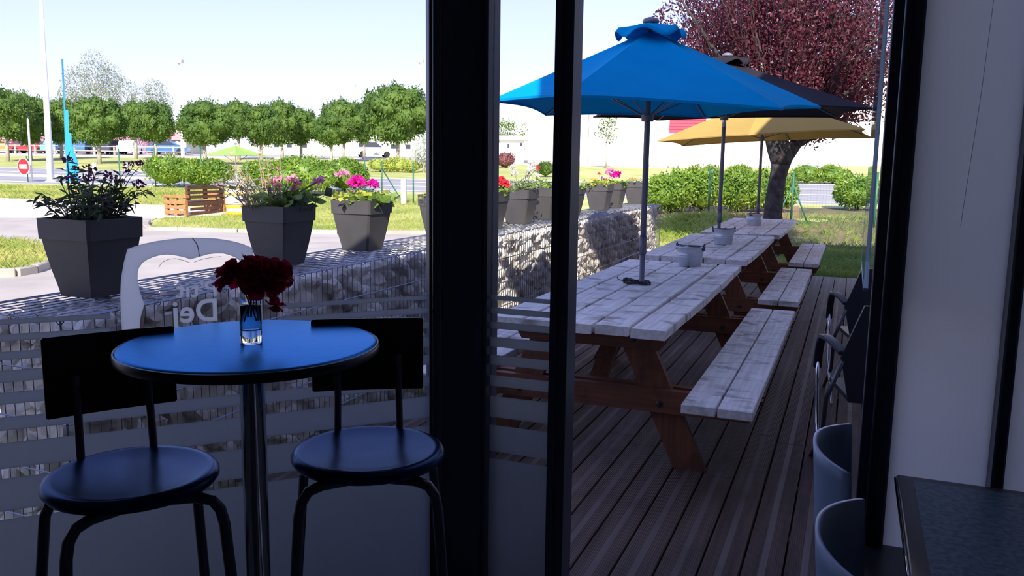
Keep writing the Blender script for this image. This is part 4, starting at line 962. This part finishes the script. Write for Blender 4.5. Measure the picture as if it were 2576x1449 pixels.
TREES = [(12, 238, 352, 62, 66, 1), (70, 250, 362, 48, 70, 2), (150, 262, 362, 52, 74, 0), (245, 260, 366, 70, 64, 0), (338, 266, 350, 36, 76, 0), (388, 264, 358, 54, 66, 2), (512, 266, 366, 72, 64, 1), (598, 265, 350, 44, 78, 0),
         (655, 276, 368, 52, 68, 3), (708, 266, 366, 44, 76, 0), (756, 284, 366, 46, 80, 0), (832, 296, 366, 52, 66, 1), (864, 264, 360, 56, 76, 0), (915, 272, 362, 34, 84, 0), (1000, 232, 362, 86, 62, 0)]
LAB = ['round-crowned tree cut by the left edge of the picture', 'round-crowned tree between the left edge and the white flagpole', 'round-crowned tree right behind the blue spiked sculpture', 'round-crowned tree with a staked trunk, right of the blue sculpture', 'narrow round-crowned tree half hidden at the right of the staked one', 'round-crowned tree below the white lamp post, in front of the birches', 'broad round-crowned tree right of the white lamp post', 'round-crowned tree above the lime parasol', 'round-crowned tree at the right of the lime parasol', 'round-crowned tree second to the right of the lime parasol', 'low round-crowned tree behind the pink flowers', 'darker round-crowned tree above the left magenta geraniums', 'tall round-crowned tree above the middle of the magenta geraniums', 'narrow round-crowned tree next to the biggest one', 'biggest round-crowned tree, next to the corner post']
for a, lab in zip(TREES, LAB): street_tree(lab, *a)

def loose_tree(name, label, px, base_py_s, topz, blobs, mat, seed, leaf=(.16, .06), n=1500, trunk='barkp', cat='tree', tr=.10):
    s = base_py_s; r = np.random.default_rng(seed); c = at(px, 400, s); g_ = lat(c @ HL, s); t = thing(name, label, cat, g_); m = MB(); tw = MB()
    tw.tube([(0, 0, -.05), (.03, 0, topz*.4), (0, 0, topz*.75)], [tr, tr*.8, tr*.3], 8)
    for (bx, bz, R, Rz) in blobs:
        q = HL*bx+np.array([0, 0, bz]); k = int(n*R*Rz)
        D_ = rand_unit(k, r)*r.uniform(.25, 1, (k, 1))**.5; P_ = q+D_*np.array([R, R, Rz])
        m.kites(P_, rand_unit(k, r)-np.array([0, 0, .6]), rand_unit(k, r), leaf[0]*r.uniform(.6, 1.4, k), leaf[1]*r.uniform(.7, 1.3, k), .1)
        tw.tube([(0, 0, min(topz*.5, bz*.6)), q*np.array([.6, .6, .8]), q+np.array([0, 0, Rz*.6])], [tr*.5, tr*.35, tr*.1], 6)
    m.build('foliage', mat, t, False, True); tw.build('trunk', trunk, t, True, True); return t
loose_tree('birch_tree', 'pale feathery birch with the white trunk, tallest one above the tree row', 255, 104, 11, [(-2.2, 8.0, 2.2, 2.6), (-.2, 9.3, 2.0, 3.0), (-.1, 6.3, 3.6, 2.0), (1.6, 8.6, 1.7, 2.4), (3.0, 7.2, 1.8, 2.2), (-3.6, 6.4, 1.6, 1.6)], 'birch', 71, (.26, .09), 230)
loose_tree('birch_tree', 'smaller pale birch between the tall birch and the lamp post', 386, 104, 8.5, [(-.8, 6.6, 1.5, 1.8), (.6, 7.4, 1.4, 1.7), (1.6, 6.0, 1.3, 1.6), (0, 5.0, 1.9, 1.4)], 'birch', 72, (.26, .09), 220)
loose_tree('silver_tree', 'silvery bush-like tree just left of the corner post', 1066, 56, 2.6, [(0, 1.5, .75, 1.0), (.35, 2.1, .55, .6), (-.3, 1.0, .6, .7), (.5, .9, .6, .7)], 'silver', 73, (.16, .06), 900)
loose_tree('slender_tree', 'slim young tree in front of the white hangar', 1525, 68, 4.0, [(.0, 3.3, .8, .8), (-.6, 2.9, .55, .5), (.35, 3.9, .6, .65), (.3, 2.4, .55, .5)], 'crown', 74, (.19, .09), 330, tr=.06)
loose_tree('distant_tree', 'small distant tree above the flat white building', 1262, 82.5, 4.0, [(0, 3.2, 1.5, .9), (-1.0, 1.9, 1.0, 1.1), (.5, 3.6, .8, .6)], 'crown', 75, (.24, .10), 300)
loose_tree('distant_tree', 'wispy distant tree at the right of the flat white building', 1316, 82.5, 3.8, [(0, 3.3, .6, .75), (-.6, 2.8, .8, .5)], 'crown', 76, (.24, .10), 150)

# plum tree by the terrace
def plum_tree():
    r = np.random.default_rng(5); S0 = 15.0; c = at(1950, 440, S0); g_ = lat(c @ HL, S0); t = thing('plum_tree', 'big purple-leaved plum tree with a forked trunk behind the yellow umbrella', 'tree', g_)
    B = g_ @ HL; zb = g_[2]
    def V3(px, py, dpt=0):                                            # a point of the tree above its own base
        p = at(px, py, S0); return HL*(p @ HL-B)+HF*dpt+np.array([0, 0, p[2]-zb])
    def O3(l_, z, dpt=0): return HL*l_+HF*dpt+np.array([0, 0, z])
    tw = MB()
    tw.tube([O3(-.02, -.1), V3(1942, 560), V3(1948, 500), V3(1956, 450), V3(1962, 425), V3(1964, 408)], [.19, .165, .155, .145, .15, .175], 14)
    tw.tube([V3(1964, 414), V3(1966, 396), V3(1958, 370), V3(1952, 345), V3(1948, 325)], [.17, .205, .20, .19, .17], 14)
    tw.tube([V3(1975, 400), V3(1994, 372), V3(2008, 354), V3(2030, 338), V3(2070, 300), V3(2120, 250)], [.12, .115, .10, .085, .06, .03], 10)
    for i in range(22):
        a = r.uniform(-1.05, 1.15); dp = r.uniform(-1.2, 1.2); L_ = r.uniform(1.5, 3.5)
        b = V3(1950+r.uniform(-12, 22), 335+r.uniform(-10, 10)); e = b+O3(math.sin(a)*L_*.72, max(.4, math.cos(a)*L_), dp)
        tw.tube([b, (b+e)/2+O3(r.normal()*.14+.14*math.sin(a), r.normal()*.1, dp*.1), e], [.062, .038, .012], 7)
    for pp in (((2000, 372), (2040, 352), (2072, 343), (2098, 352)), ((2025, 345), (2070, 318), (2110, 306), (2150, 288), (2195, 284)), ((1948, 345), (1915, 338), (1880, 340), (1845, 345)), ((2040, 335), (2100, 300), (2160, 262), (2200, 230)), ((2072, 343), (2090, 336), (2105, 334)), ((2110, 306), (2140, 300), (2170, 305))):
        q = [V3(*k, .1*i) for i, k in enumerate(pp)]; tw.tube(q, np.linspace(.045, .008, len(q)), 7)
        for k in range(7):
            u = r.uniform(.4, 1)*(len(q)-1.01); j = int(u); p = q[j]+(q[j+1]-q[j])*(u-j)
            e2 = p+O3(r.normal()*.22+.1, r.normal()*.12, r.normal()*.2); tw.tube([p, (p+e2)/2+O3(0, .03), e2], [.010, .007, .003], 5)
    C0 = V3(1975, 45); RX, RZ, RY = 2.10, 1.98, 1.8
    P_ = []; D_ = []
    for i in range(640):
        d = rand_unit(1, r)[0]; q = d*r.uniform(.2, 1)**.45
        tip = C0+O3(q[0]*RX*(1-.10*max(0, -q[2])), q[2]*RZ, q[1]*RY)
        l_ = tip @ HL
        if tip[2]+zb < 2.55 and l_ < .35: continue
        if tip[2]+zb < 3.0 and l_ < -1.0: continue
        root = C0*np.array([1, 1, .55])+(tip-C0)*.35; root = root+(tip-root)*.45
        tw.tube([root, (root+tip)/2+rand_unit(1, r)[0]*.06, tip], [.010, .007, .003], 4, False)
        k = 80; u = r.uniform(.1, 1.05, (k, 1)); P_.append(root+(tip-root)*u+r.normal(size=(k, 3))*.095)
        D_.append(rand_unit(k, r)*.8+(tip-root)/np.linalg.norm(tip-root)*.6)
    for i in range(150):                                               # lower right-hand sprays
        a = V3(r.uniform(2030, 2225), r.uniform(150, 290), r.normal()*.6); k = 34; P_.append(a+r.normal(size=(k, 3))*np.array([.16, .16, .11])); D_.append(rand_unit(k, r)-np.array([0, 0, .4]))
    for i in range(7):                                                 # sparse tuft on the left
        a = V3(1672+r.normal()*9, 45+r.normal()*24); k = 14; P_.append(a+r.normal(size=(k, 3))*.055); D_.append(rand_unit(k, r))
    P_ = np.concatenate(P_); D_ = np.concatenate(D_); n = len(P_)
    MB().kites(P_, D_, rand_unit(n, r), .062*r.uniform(.7, 1.35, n), .036*r.uniform(.7, 1.3, n), .15).build('foliage', 'plum', t, False, True)
    tw.build('trunk', 'bark', t, True, True)
plum_tree()

# ------------------------------------------------------------------ on the left lawn
p = ground(521, 541); bz = p[2]
B = thing('pallet_bench', 'brown bench made of pallets on the left lawn', 'bench', p, rad(91))
def bx(m, *a): return m.box(*a, .006)
L2 = .78
m = MB()
for z in (.50, .63, .76): m.box((-L2, -.015, z), (L2, .005, z+.085), .004)
for x in (-L2, -.06, L2-.12): m.box((x, .006, .46), (x+.12, .07, .86), .004)
m.box((-L2, -.02, .852), (L2, .09, .875), .004); m.build('backrest', 'pallet', B, False, True)
m = MB()
for y in (.13, .29, .45, .61): m.box((-L2+.1, y, .38), (L2-.1, y+.12, .40), .004)
m.box((-L2, .0, .28), (L2, .02, .40), .004); m.box((-L2+.1, .70, .28), (L2-.1, .72, .38), .004)
for z in (.02, .15): m.box((-L2+.1, .0, z), (L2-.1, .02, z+.085), .004)
m.build('seat', 'pallet', B, False, True)
for x in (-L2-.09, L2):
    m = MB()
    for y in (0, .34, .68): m.box((x, y, 0), (x+.09, y+.10, .52), .004)
    for z in (.06, .2, .34): m.box((x-.015, 0, z), (x-.001, .78, z+.1), .004)
    m.box((x-.03, -.04, .52), (x+.12, .80, .60), .006); m.build('side', 'palletend', B, False, True)
p = ground(598, 541)
q = thing('barrel', 'white and yellow banded barrel holding the lime parasol', 'barrel', p)
def bulge(z): return .29+.05*(1-((z-.45)/.45)**2)
prof = [(bulge(z), z) for z in np.linspace(0.001, .89, 20)]
MB().lathe(prof+[(.27, .89), (.27, .86), (0, .86)], p, 40, True, False).build('body', 'barrel', q, True)
for z0, z1, mt in ((.02, .12, 'band'), (.215, .30, 'band'), (.62, .66, 'band'), (.79, .87, 'band'), (.31, .33, 'hoop'), (.60, .615, 'hoop')):
    MB().lathe([(bulge(z0)-.004, z0), (bulge(z0)+.004, z0), (bulge((z0+z1)/2)+.005, (z0+z1)/2), (bulge(z1)+.004, z1), (bulge(z1)-.004, z1)], p, 40, False, False).build('band' if mt == 'band' else 'hoop', mt, q, True)
umbrella('small lime green parasol standing in the barrel on the left lawn', (p[0], p[1]), at(587, 362, p @ HF)[2]-.05, 1.0, at(587, 391, p @ HF)[2], .2, {}, 'lime', .05, z0=p[2]+.862, jz=p[2]+1.3, vent=False, pole_m='whitep', group=None)

# tall white flagpole, sculpture, signs and posts at the left
p = ground(128, 458); s_ = p @ HF; top = at(100, -40, s_)
q = thing('flagpole', 'tall tapering white flagpole at the left', 'flagpole', p)
MB().tube([p, p+(top-p)*.35, p+(top-p)*.7, top], [.165, .135, .10, .075], 16).build('pole', 'whitep', q, True)
MB().lathe([(.0, 0.001), (.24, 0.001), (.24, .05), (.17, .07), (0, .07)], p, 20, False, False).build('base', 'whitep', q)
def totem(name, label, pts, mat, s, base_py, depth):
    """row of upright blades; pts = (x_left, x_right, top_y, lean)"""
    t = None
    for xl, xr, ty, xt in pts:
        b = at((xl+xr)/2, base_py, s); e = at(xt, ty, s); w = (xr-xl)*s/F*1.03
        if t is None:
            t = thing(name, label, 'sculpture', lat(b @ HL, s))
        g_ = lat(b @ HL, s); tt = HL*(e @ HL)+HF*s; tt[2] = e[2]; m = MB(); us = (0, .3, .6, .8, .93, .985, 1.0); k = 7; vs = []
        for i in range(k):
            u = us[i]; c = g_+(tt-g_)*u; hw = w/2*(max(.22, 1-.8*u) if xl == pts[0][0] else (1 if i < k-1 else .35))
            for a, d in ((-hw, 0), (0, -depth*.7), (hw, 0), (0, depth*.7)): vs.append(c+HL*a+HF*d)
        m.add(vs, [(3, 2, 1, 0), tuple(range((k-1)*4, k*4))]+[(i*4+j, i*4+(j+1) % 4, i*4+4+(j+1) % 4, i*4+4+j) for i in range(k-1) for j in range(4)]).build('blade', mat, t)
    return t
totem('blade_sculpture', 'bright blue sculpture of stepped upright spikes beside the flagpole', [(167, 175, 148, 156.5), (172.5, 179, 276, 168), (178, 184.5, 334, 176), (183.5, 189, 366, 182.5), (188, 193.5, 386, 188), (192.5, 198, 401, 194)], 'cyan', 40, 455, .12)
totem('blade_sculpture', 'pale blue sculpture of stepped upright spikes before the white hangar', [(1637, 1642, 296, 1641), (1648, 1652, 320, 1652), (1659, 1663, 338, 1663), (1670, 1674, 358, 1674), (1681, 1685, 378, 1685), (1692, 1696, 396, 1695)], 'palecyan', 72, 419, .14)
def post(name, label, cat, px, by, ty, w, mat, group=None, tx=None, round_=True):
    g_ = ground(px, by); s_ = g_ @ HF; e = at(tx or px, ty, s_); m = MB(); h = e[2]-g_[2]; r_ = w*s_/F*.5; t = thing(name, label, cat, g_, vr, group)
    if round_: m.lathe([(0, -.02), (r_, -.02), (r_, h*.93), (r_*.8, h*.98), (0, h)], (0, 0, 0), 14, False, False)
    else: m.box((-r_, -r_, -.02), (r_, r_, h), r_*.15)
    m.build('shaft', mat, t, round_, True); return t
t = post('marker_pole', 'thin white pole between the no-entry sign and the flagpole', 'pole', 81, 458, 297, 5, 'whitep', tx=74)
post('bollard', 'short white bollard in front of the road, beside the blue sculpture', 'bollard', 239, 443, 409, 11, 'concrete')
post('bollard', 'short grey bollard in front of the road, left of the laurel bushes', 'bollard', 321, 443, 408, 9, 'greyp')
post('boundary_post', 'square white concrete post at the roadside, right of the magenta geraniums', 'post', 1016, 513, 448, 13, 'concrete', None, None, False)
# no-entry sign
g_ = ground(70, 460); s_ = g_ @ HF
t = thing('no_entry_sign', 'round red no-entry sign with a white bar at the left edge', 'sign', g_, vr)
ctr = at(59, 419, s_); hz = ctr[2]-g_[2]; cl = (ctr-g_) @ HL
MB().tube([(0.0, .03, -.05), (.0, .03, hz+.5)], .022, 10).build('post', 'green', t, True, True)
R_ = .40
def disc(r0, y0, y1): return MB().lathe([(0, y0), (r0*.97, y0), (r0, (y0+y1)/2), (r0*.97, y1), (0, y1)], n=40, cap0=False, cap1=False)
for nm, r0, y0, y1, mt in (('rim', R_, -.012, .0, 'whitep'), ('plate', R_*.90, .0005, .004, 'signred')):
    o = disc(r0, y0, y1).build(nm, mt, t, False, True); o.rotation_euler = (rad(90), 0, rad(-22)); o.location = (cl, 0, hz)
o = MB().box((-R_*.66, -.13*R_/.4*.8, .0045), (R_*.66, .13*R_/.4*.8, .008)).build('white_bar', 'whitep', t, False, True); o.rotation_euler = (rad(90), 0, rad(-22)); o.location = (cl, 0, hz)

# wire fence with green posts along the road
fl = [(303, 470, 374), (392, 472, 371), (508, 476, 366), (704, 478, 400), (812, 482, 402), (918, 486, 402), (961, 486, 405), (1040, 514, 408)]
fp = [ground(a, b) for a, b, c in fl]
t = thing('wire_fence', 'thin green-posted wire fence between the left lawn and the road', 'fence', fp[0])
tops = []
for g_, (px, by, ty) in zip(fp, fl):
    e = at(px, ty, g_ @ HF); h = e[2]-g_[2]; MB().tube([g_-np.array([0, 0, .05]), g_+np.array([0, 0, h])], .028, 8).build('post', 'green', t, True); tops.append(g_+np.array([0, 0, h]))
a = tops[6]-np.array([0, 0, .3]); b = ground(1012, 508); MB().tube([a, b], .024, 8).build('brace', 'green', t, True)
m = MB()
for i in range(len(fp)-1):
    for u in (.1, .5, .95): m.tube([fp[i]+(tops[i]-fp[i])*u, fp[i+1]+(tops[i+1]-fp[i+1])*u], .003, 4, False)
m.build('wires', 'green', t)
fl = [(1782, 536, 424), (1990, 552, 430), (2200, 552, 432)]
fp = [at(px, by, s_) for (px, by, ty), s_ in zip(fl, (21.6, 20.6, 20.2))]; fp = [np.array([p[0], p[1], terrain(p[0], p[1])]) for p in fp]
t = thing('wire_fence', 'dark wire mesh fence between the grass and the hedge at the right', 'fence', fp[0]); tops = []
for g_, (px, by, ty) in zip(fp, fl):
    e = at(px, ty, g_ @ HF); h = e[2]-g_[2]; MB().tube([g_-np.array([0, 0, .05]), g_+np.array([0, 0, h])], .027, 8).build('post', 'green', t, True); tops.append(g_+np.array([0, 0, h]))
for d_ in (-1, 1):
    b = fp[1]+HL*(.42 if d_ > 0 else -.42); MB().tube([tops[1]-np.array([0, 0, .32]), (b[0], b[1], terrain(b[0], b[1]))], .02, 8).build('brace', 'green', t, True)
m = MB()
for i in range(2):
    for u in np.linspace(.05, .95, 10): m.tube([fp[i]+(tops[i]-fp[i])*u, fp[i+1]+(tops[i+1]-fp[i+1])*u], .0016, 3, False)
    for w in np.linspace(0, 1, 28): a = fp[i]+(fp[i+1]-fp[i])*w; b = tops[i]+(tops[i+1]-tops[i])*w; m.tube([a, b], .0014, 3, False)
m.build('mesh', 'green', t)

# ------------------------------------------------------------------ across the road
# wooden rail fence before the car park
t = thing('rail_fence', 'long weathered wooden rail fence in front of the parked cars', 'fence', lat(-30, 84))
l_, r_ = at(-60, 390, 84) @ HL, at(470, 390, 84) @ HL
xs = np.arange(l_, r_+.1, 1.95)
for x in xs:
    b = lat(x, 84); MB().box((b[0]-.07, b[1]-.07, b[2]-.05), (b[0]+.07, b[1]+.07, b[2]+1.02), .02).build('post', 'rail', t)
for z in (.95, .50):
    m = MB(); m.tube([lat(x, 83.9)+np.array([0, 0, z]) for x in np.linspace(l_, r_, 12)], .05, 6); m.build('rail', 'rail', t)
def car(label, px, s, rz, paint, kind=0, scl=1.0):
    b = at(px, 390, s); g_ = lat(b @ HL, s, .02); t = thing('car', label, 'car', g_, rz, 'cars in the car park')
    body = [(-2.05, .28), (-2.08, .62), (-2.0, .86), (-1.1, .93), (1.15, .93), (1.95, .80), (2.1, .62), (2.08, .28)] if kind == 0 else [(-2.0, .28), (-2.05, .7), (-1.95, .98), (1.0, .98), (1.85, .85), (2.0, .6), (2.0, .28)]
    cab = [(-1.75, .90), (-1.35, 1.40), (-.6, 1.47), (.35, 1.44), (1.15, .92)] if kind == 0 else [(-1.92, .95), (-1.75, 1.62), (.3, 1.66), (1.05, .96)]
    F3 = lambda u, v_, q: (u*scl, q*scl, v_*scl)
    o = MB().prism(body, F3, -.85, .85).build('body', paint, t, False, True); mo = o.modifiers.new('b', 'BEVEL'); mo.width = .09; mo.segments = 3
    o = MB().prism(cab, F3, -.72, .72).build('cabin', paint, t, False, True); mo = o.modifiers.new('b', 'BEVEL'); mo.width = .07; mo.segments = 2
    cx = sum(p[0] for p in cab)/len(cab); cz = sum(p[1] for p in cab)/len(cab); ins = [(cx+(a-cx)*.86, cz+.02+(b_-cz)*.74) for a, b_ in cab]
    for s_ in (-1, 1): MB().prism(ins, F3, s_*.722, s_*.735).build('window', 'darkwin', t, False, True)
    fr = cab[-2:]; MB().add([F3(fr[0][0]+.05+.02, fr[0][1]-.08, y) for y in (-.6, .6)]+[F3(fr[1][0]-.04+.02, fr[1][1]+.08, y) for y in (.62, -.62)], [(0, 1, 2, 3)]).build('windscreen', 'darkwin', t, False, True)
    for x in (-1.28, 1.30):
        for y in (-.78, .78):
            o = MB().lathe([(.12, -.10), (.30, -.10), (.33, -.07), (.33, .07), (.30, .10), (.12, .10)], n=20).build('wheel', 'tyre', t, False, True); o.rotation_euler = (rad(90), 0, 0); o.location = (x*scl, y*scl, .33*scl)
    return t
for a in [('orange-toned car at the far left, behind the rail fence', -2, 90, vr+.2, 'carorange'), ('red car between the left edge and the flagpole', 80, 90, vr, 'carred'), ('light blue car just right of the blue sculpture', 153, 91, vr+1.45, 'carsky'), ('dark blue car behind the rail fence, left of the staked tree', 222, 90, vr+1.5, 'carblue'), ('dark car right of the staked tree trunk', 276, 90, vr+1.6, 'cardark'),
          ('white-fronted car in front of the pink wall', 328, 91, vr+1.75, 'carwhite'), ('blue car near the white parasols', 425, 92, vr+.15, 'carblue'), ('white car far right of the car park, behind the biggest tree', 940, 92, vr+.3, 'carwhite', 1)]: car(*a)

def house(name, label, l0, l1, s, d, zt, wall, roof, rise, wins=()):
    b0 = lat((l0+l1)/2, s); t = thing(name, label, 'building', b0); A = lambda l_, ss, z: tuple(HL*l_+HF*ss+np.array([0, 0, z])); z0 = b0[2]-.5
    vs = [A(l0, s, z0), A(l1, s, z0), A(l1, s+d, z0), A(l0, s+d, z0), A(l0, s, zt), A(l1, s, zt), A(l1, s+d, zt), A(l0, s+d, zt)]
    MB().add(vs, [(0, 3, 2, 1), (4, 5, 6, 7), (0, 1, 5, 4), (1, 2, 6, 5), (2, 3, 7, 6), (3, 0, 4, 7)]).build('walls', wall, t)
    e = .4
    if rise > 0:
        m_ = (l0+l1)/2; vs = [A(l0-e, s-e, zt), A(l1+e, s-e, zt), A(l1+e, s+d+e, zt), A(l0-e, s+d+e, zt), A(l0+(l1-l0)*.2, s+d/2, zt+rise), A(l1-(l1-l0)*.2, s+d/2, zt+rise)]
        MB().add(vs, [(0, 1, 5, 4), (1, 2, 5), (2, 3, 4, 5), (3, 0, 4), (3, 2, 1, 0)]).build('roof', roof, t)
    else:
        vs = [A(l0-e, s-e, zt), A(l1+e, s-e, zt), A(l1+e, s+d+e, zt), A(l0-e, s+d+e, zt)]; vs += [tuple(np.array(p)+np.array([0, 0, .35])) for p in vs]
        MB().add(vs, [(0, 3, 2, 1), (4, 5, 6, 7), (0, 1, 5, 4), (1, 2, 6, 5), (2, 3, 7, 6), (3, 0, 4, 7)]).build('roof', roof, t)
    for a, b, za, zb in wins:
        vs = [A(a, s-.03, za), A(b, s-.03, za), A(b, s-.03, zb), A(a, s-.03, zb)]; vs += [A(a, s+.02, za), A(b, s+.02, za), A(b, s+.02, zb), A(a, s+.02, zb)]
        MB().add(vs, [(0, 1, 2, 3), (7, 6, 5, 4), (0, 4, 5, 1), (1, 5, 6, 2), (2, 6, 7, 3), (3, 7, 4, 0)]).build('window', 'darkwin', t)
    return t
def L(px, s): return at(px, 400, s) @ HL
def Z(px, py, s): return at(px, py, s)[2]
house('pink_house', 'pink house with a tiled roof showing behind the flagpole', L(70, 122), L(165, 122), 122, 9, Z(120, 276, 122), 'pinkw', 'rooft', Z(120, 252, 126)-Z(120, 276, 122))
house('pink_house', 'low pink building below the tree crowns at the left edge', L(-80, 112), L(42, 112), 112, 7, Z(0, 352, 112), 'pinkw', 'rooft', 1.2)
house('pink_house', 'pink building with red flowers behind the row of parked cars', L(240, 112), L(372, 112), 112, 8, Z(330, 336, 112), 'pinkw', 'rooft', 0)
house('pale_house', 'pale house with a sloping tiled roof behind the white parasols', L(398, 124), L(470, 124), 124, 8, Z(430, 352, 124), 'greyw', 'rooft', 1.4, [(L(430, 124), L(444, 124), Z(430, 384, 124), Z(430, 362, 124))])
house('shop_building', 'low white building with dark windows behind the right-hand street trees', L(640, 118), L(1110, 118), 118, 10, Z(850, 346, 118), 'hangar', 'hangar', 0, [(L(a, 118), L(a+13, 118), Z(900, 373, 118), Z(900, 362, 118)) for a in (690, 722, 760, 918, 952, 984, 1020)])
house('flat_roofed_building', 'small flat-roofed white building at the right of the corner post', L(1250, 76), L(1318, 76), 76, 5, Z(1290, 352, 76), 'hangar', 'hangar', 0, [(L(1308, 76), L(1313, 76), Z(1308, 367, 76), Z(1308, 360, 76)), (L(1276, 76), L(1280, 76), Z(1276, 372, 76), Z(1276, 362, 76))])
hg = house('hangar', 'long bright white hangar behind the umbrellas', L(1480, 84), L(2420, 84), 84, 24, Z(2000, 172, 84), 'hangar', 'hangar', 0)
A = lambda l_, ss, z: HL*l_+HF*ss+np.array([0, 0, z])
def slab(l0, l1, z0, z1, s, th):
    vs = [A(a, b, c) for c in (z0, z1) for a, b in ((l0, s-th), (l1, s-th), (l1, s), (l0, s))]
    return MB().add(vs, [(0, 3, 2, 1), (4, 5, 6, 7), (0, 1, 5, 4), (1, 2, 6, 5), (2, 3, 7, 6), (3, 0, 4, 7)])
slab(L(1236, 84), L(1479, 84), 1.0, Z(1300, 264, 84), 92, 7.6).build('low_wing', 'hangar', hg)
slab(L(1236, 84), L(2420, 84), 1.0, Z(1560, 409, 84), 84, .12).build('plinth', 'plinth', hg)
m = MB(); l0, l1, zt, zb = L(1681, 83.9), L(1772, 83.9), Z(1720, 262, 83.9), Z(1720, 334, 83.9)
for i in range(9):
    a, b = zb+(zt-zb)*i/9, zb+(zt-zb)*(i+.86)/9; q = slab(l0, l1, a, b, 83.99, .14); m.add(q.v, q.f)
q = slab(l0, l1, zb, zt, 83.99, .08); m.add(q.v, q.f); m.build('red_cladding', 'redclad', hg)
# street lamps
def lamp(label, px, by, ty, s, w, tx):
    b = at(px, by, s); e = at(tx, ty, s); g_ = lat(b @ HL, s); t = thing('street_lamp', label, 'street lamp', g_, vr, 'tall white street lamps'); h = e[2]-g_[2]
    MB().tube([(0, 0, -.05), (0, 0, 1.6), (0, 0, 1.9), (0, 0, h)], [w*.9, w*.8, w*.5, w*.32], 12).build('pole', 'whitep', t, True, True)
    MB().box((-.42, -.35, h), (.38, .35, h+.36), .06).build('lamp_head', 'tail', t, False, True)
    MB().box((-.36, -.29, h-.03), (.32, .29, h+.001)).build('diffuser', 'whitep', t, False, True)
lamp('tall white street lamp rising behind the trees at the left', 460, 388, 158, 86, .22, 454)
lamp('tall white street lamp beside the corner post, above the biggest round tree', 1056, 398, 157, 86, .16, 1052)
lamp('street lamp above the trees, second to the left of the corner post', 890, 395, 218, 122, .14, 888)
lamp('street lamp above the trees, third to the left of the corner post', 824, 395, 250, 160, .14, 823)
lamp('farthest tiny street lamp just over the tree tops', 782, 395, 270, 150, .14, 781)
for i, (px, pr, lab) in enumerate([(416, .6, 'left one of two small white parasols by the pale house'), (447, .78, 'right one of two small white parasols by the pale house')]):
    b = at(px, 390, 104); g_ = lat(b @ HL, 104); z1, z2 = Z(px, 366, 104), Z(px, 355, 104)
    t = thing('white_parasol', lab, 'parasol', g_); MB().tube([g_, (g_[0], g_[1], z2)], .04, 8).build('pole', 'whitep', t)
    MB().lathe([(0, z2-g_[2]), (pr*.6, (z1+z2)/2-g_[2]+.08), (pr, z1-g_[2]), (pr-.01, z1-g_[2]-.06), (0, z2-g_[2]-.12)], g_, 8, False, False).build('canopy', 'whitep', t)

# ------------------------------------------------------------------ grass
def grass(name, label, pts, h, w, mat, seed):
    r = np.random.default_rng(seed); P_ = np.array([(p[0], p[1], terrain(p[0], p[1])) for p in pts]); n = len(P_)
    d = r.normal(size=(n, 3))*.35; d[:, 2] = 1; a = r.uniform(0, math.pi, n); S = np.stack([np.cos(a), np.sin(a), 0*a], 1); hh = (h*r.uniform(.5, 1.3, n))[:, None]
    V = np.stack([P_-S*w/2, P_+S*w/2, P_+d*hh*.6+S*w*.3, P_+d*hh*np.array([1.5, 1.5, 1])], 1).reshape(-1, 3)
    o = stuff(MB().addnp(V, np.arange(4*n).reshape(-1, 4)).build(name, mat)); tag(o, label, 'grass')
def scatter(poly, n, seed, ex=()):
    r = np.random.default_rng(seed); P_ = np.array([p[:2] for p in poly]); lo, hi = P_.min(0), P_.max(0); Q = r.uniform(lo, hi, (n*6, 2))
    def inside(Q, P_):
        c = np.zeros(len(Q), bool); j = len(P_)-1
        for i in range(len(P_)):
            a, b = P_[i], P_[j]; c ^= ((a[1] > Q[:, 1]) != (b[1] > Q[:, 1])) & (Q[:, 0] < (b[0]-a[0])*(Q[:, 1]-a[1])/(b[1]-a[1]+1e-12)+a[0]); j = i
        return c
    k = inside(Q, P_)
    for e in ex: k &= ~inside(Q, np.array([p[:2] for p in e]))
    return Q[k][:n]
grass('lawn_grass', 'short sunlit grass on the strip beside the parking', scatter([ground(372, 580), ground(410, 552), ground(560, 543), ground(620, 500), ground(1090, 500), ground(1090, 588), ground(600, 585)], 26000, 1), .075, .012, 'blade', 1)
grass('lawn_grass', 'sunlit grass of the left lawn between the pale path and the road', scatter([ground(-60, 496), ground(450, 518), ground(620, 528), ground(620, 480), ground(330, 474), ground(-60, 468)], 16000, 2), .12, .016, 'blade', 2)
q_ = [(p[0], p[1], 0) for p in IP]
o = scatter(q_, 5000, 3); grass('island_grass', 'tufty grass on the kerbed island at the left edge', o, .13, .008, 'blade', 3)
bpy.data.objects['island_grass'].location.z = .06
E_ = [lat(L(a, s), s) for a, s in ((1668, 13.2), (1790, 19.5), (1830, 12.6))]
grass('long_grass', 'tall sunlit grass between the gabion wall and the tables', scatter([(-3.3, 13.0), (-4.8, 19), lat(L(1830, 22), 22), lat(L(1850, 13), 13), (-1.75, 12.8), (-2.5, 13.0)], 9000, 4), .22, .009, 'blade', 4)
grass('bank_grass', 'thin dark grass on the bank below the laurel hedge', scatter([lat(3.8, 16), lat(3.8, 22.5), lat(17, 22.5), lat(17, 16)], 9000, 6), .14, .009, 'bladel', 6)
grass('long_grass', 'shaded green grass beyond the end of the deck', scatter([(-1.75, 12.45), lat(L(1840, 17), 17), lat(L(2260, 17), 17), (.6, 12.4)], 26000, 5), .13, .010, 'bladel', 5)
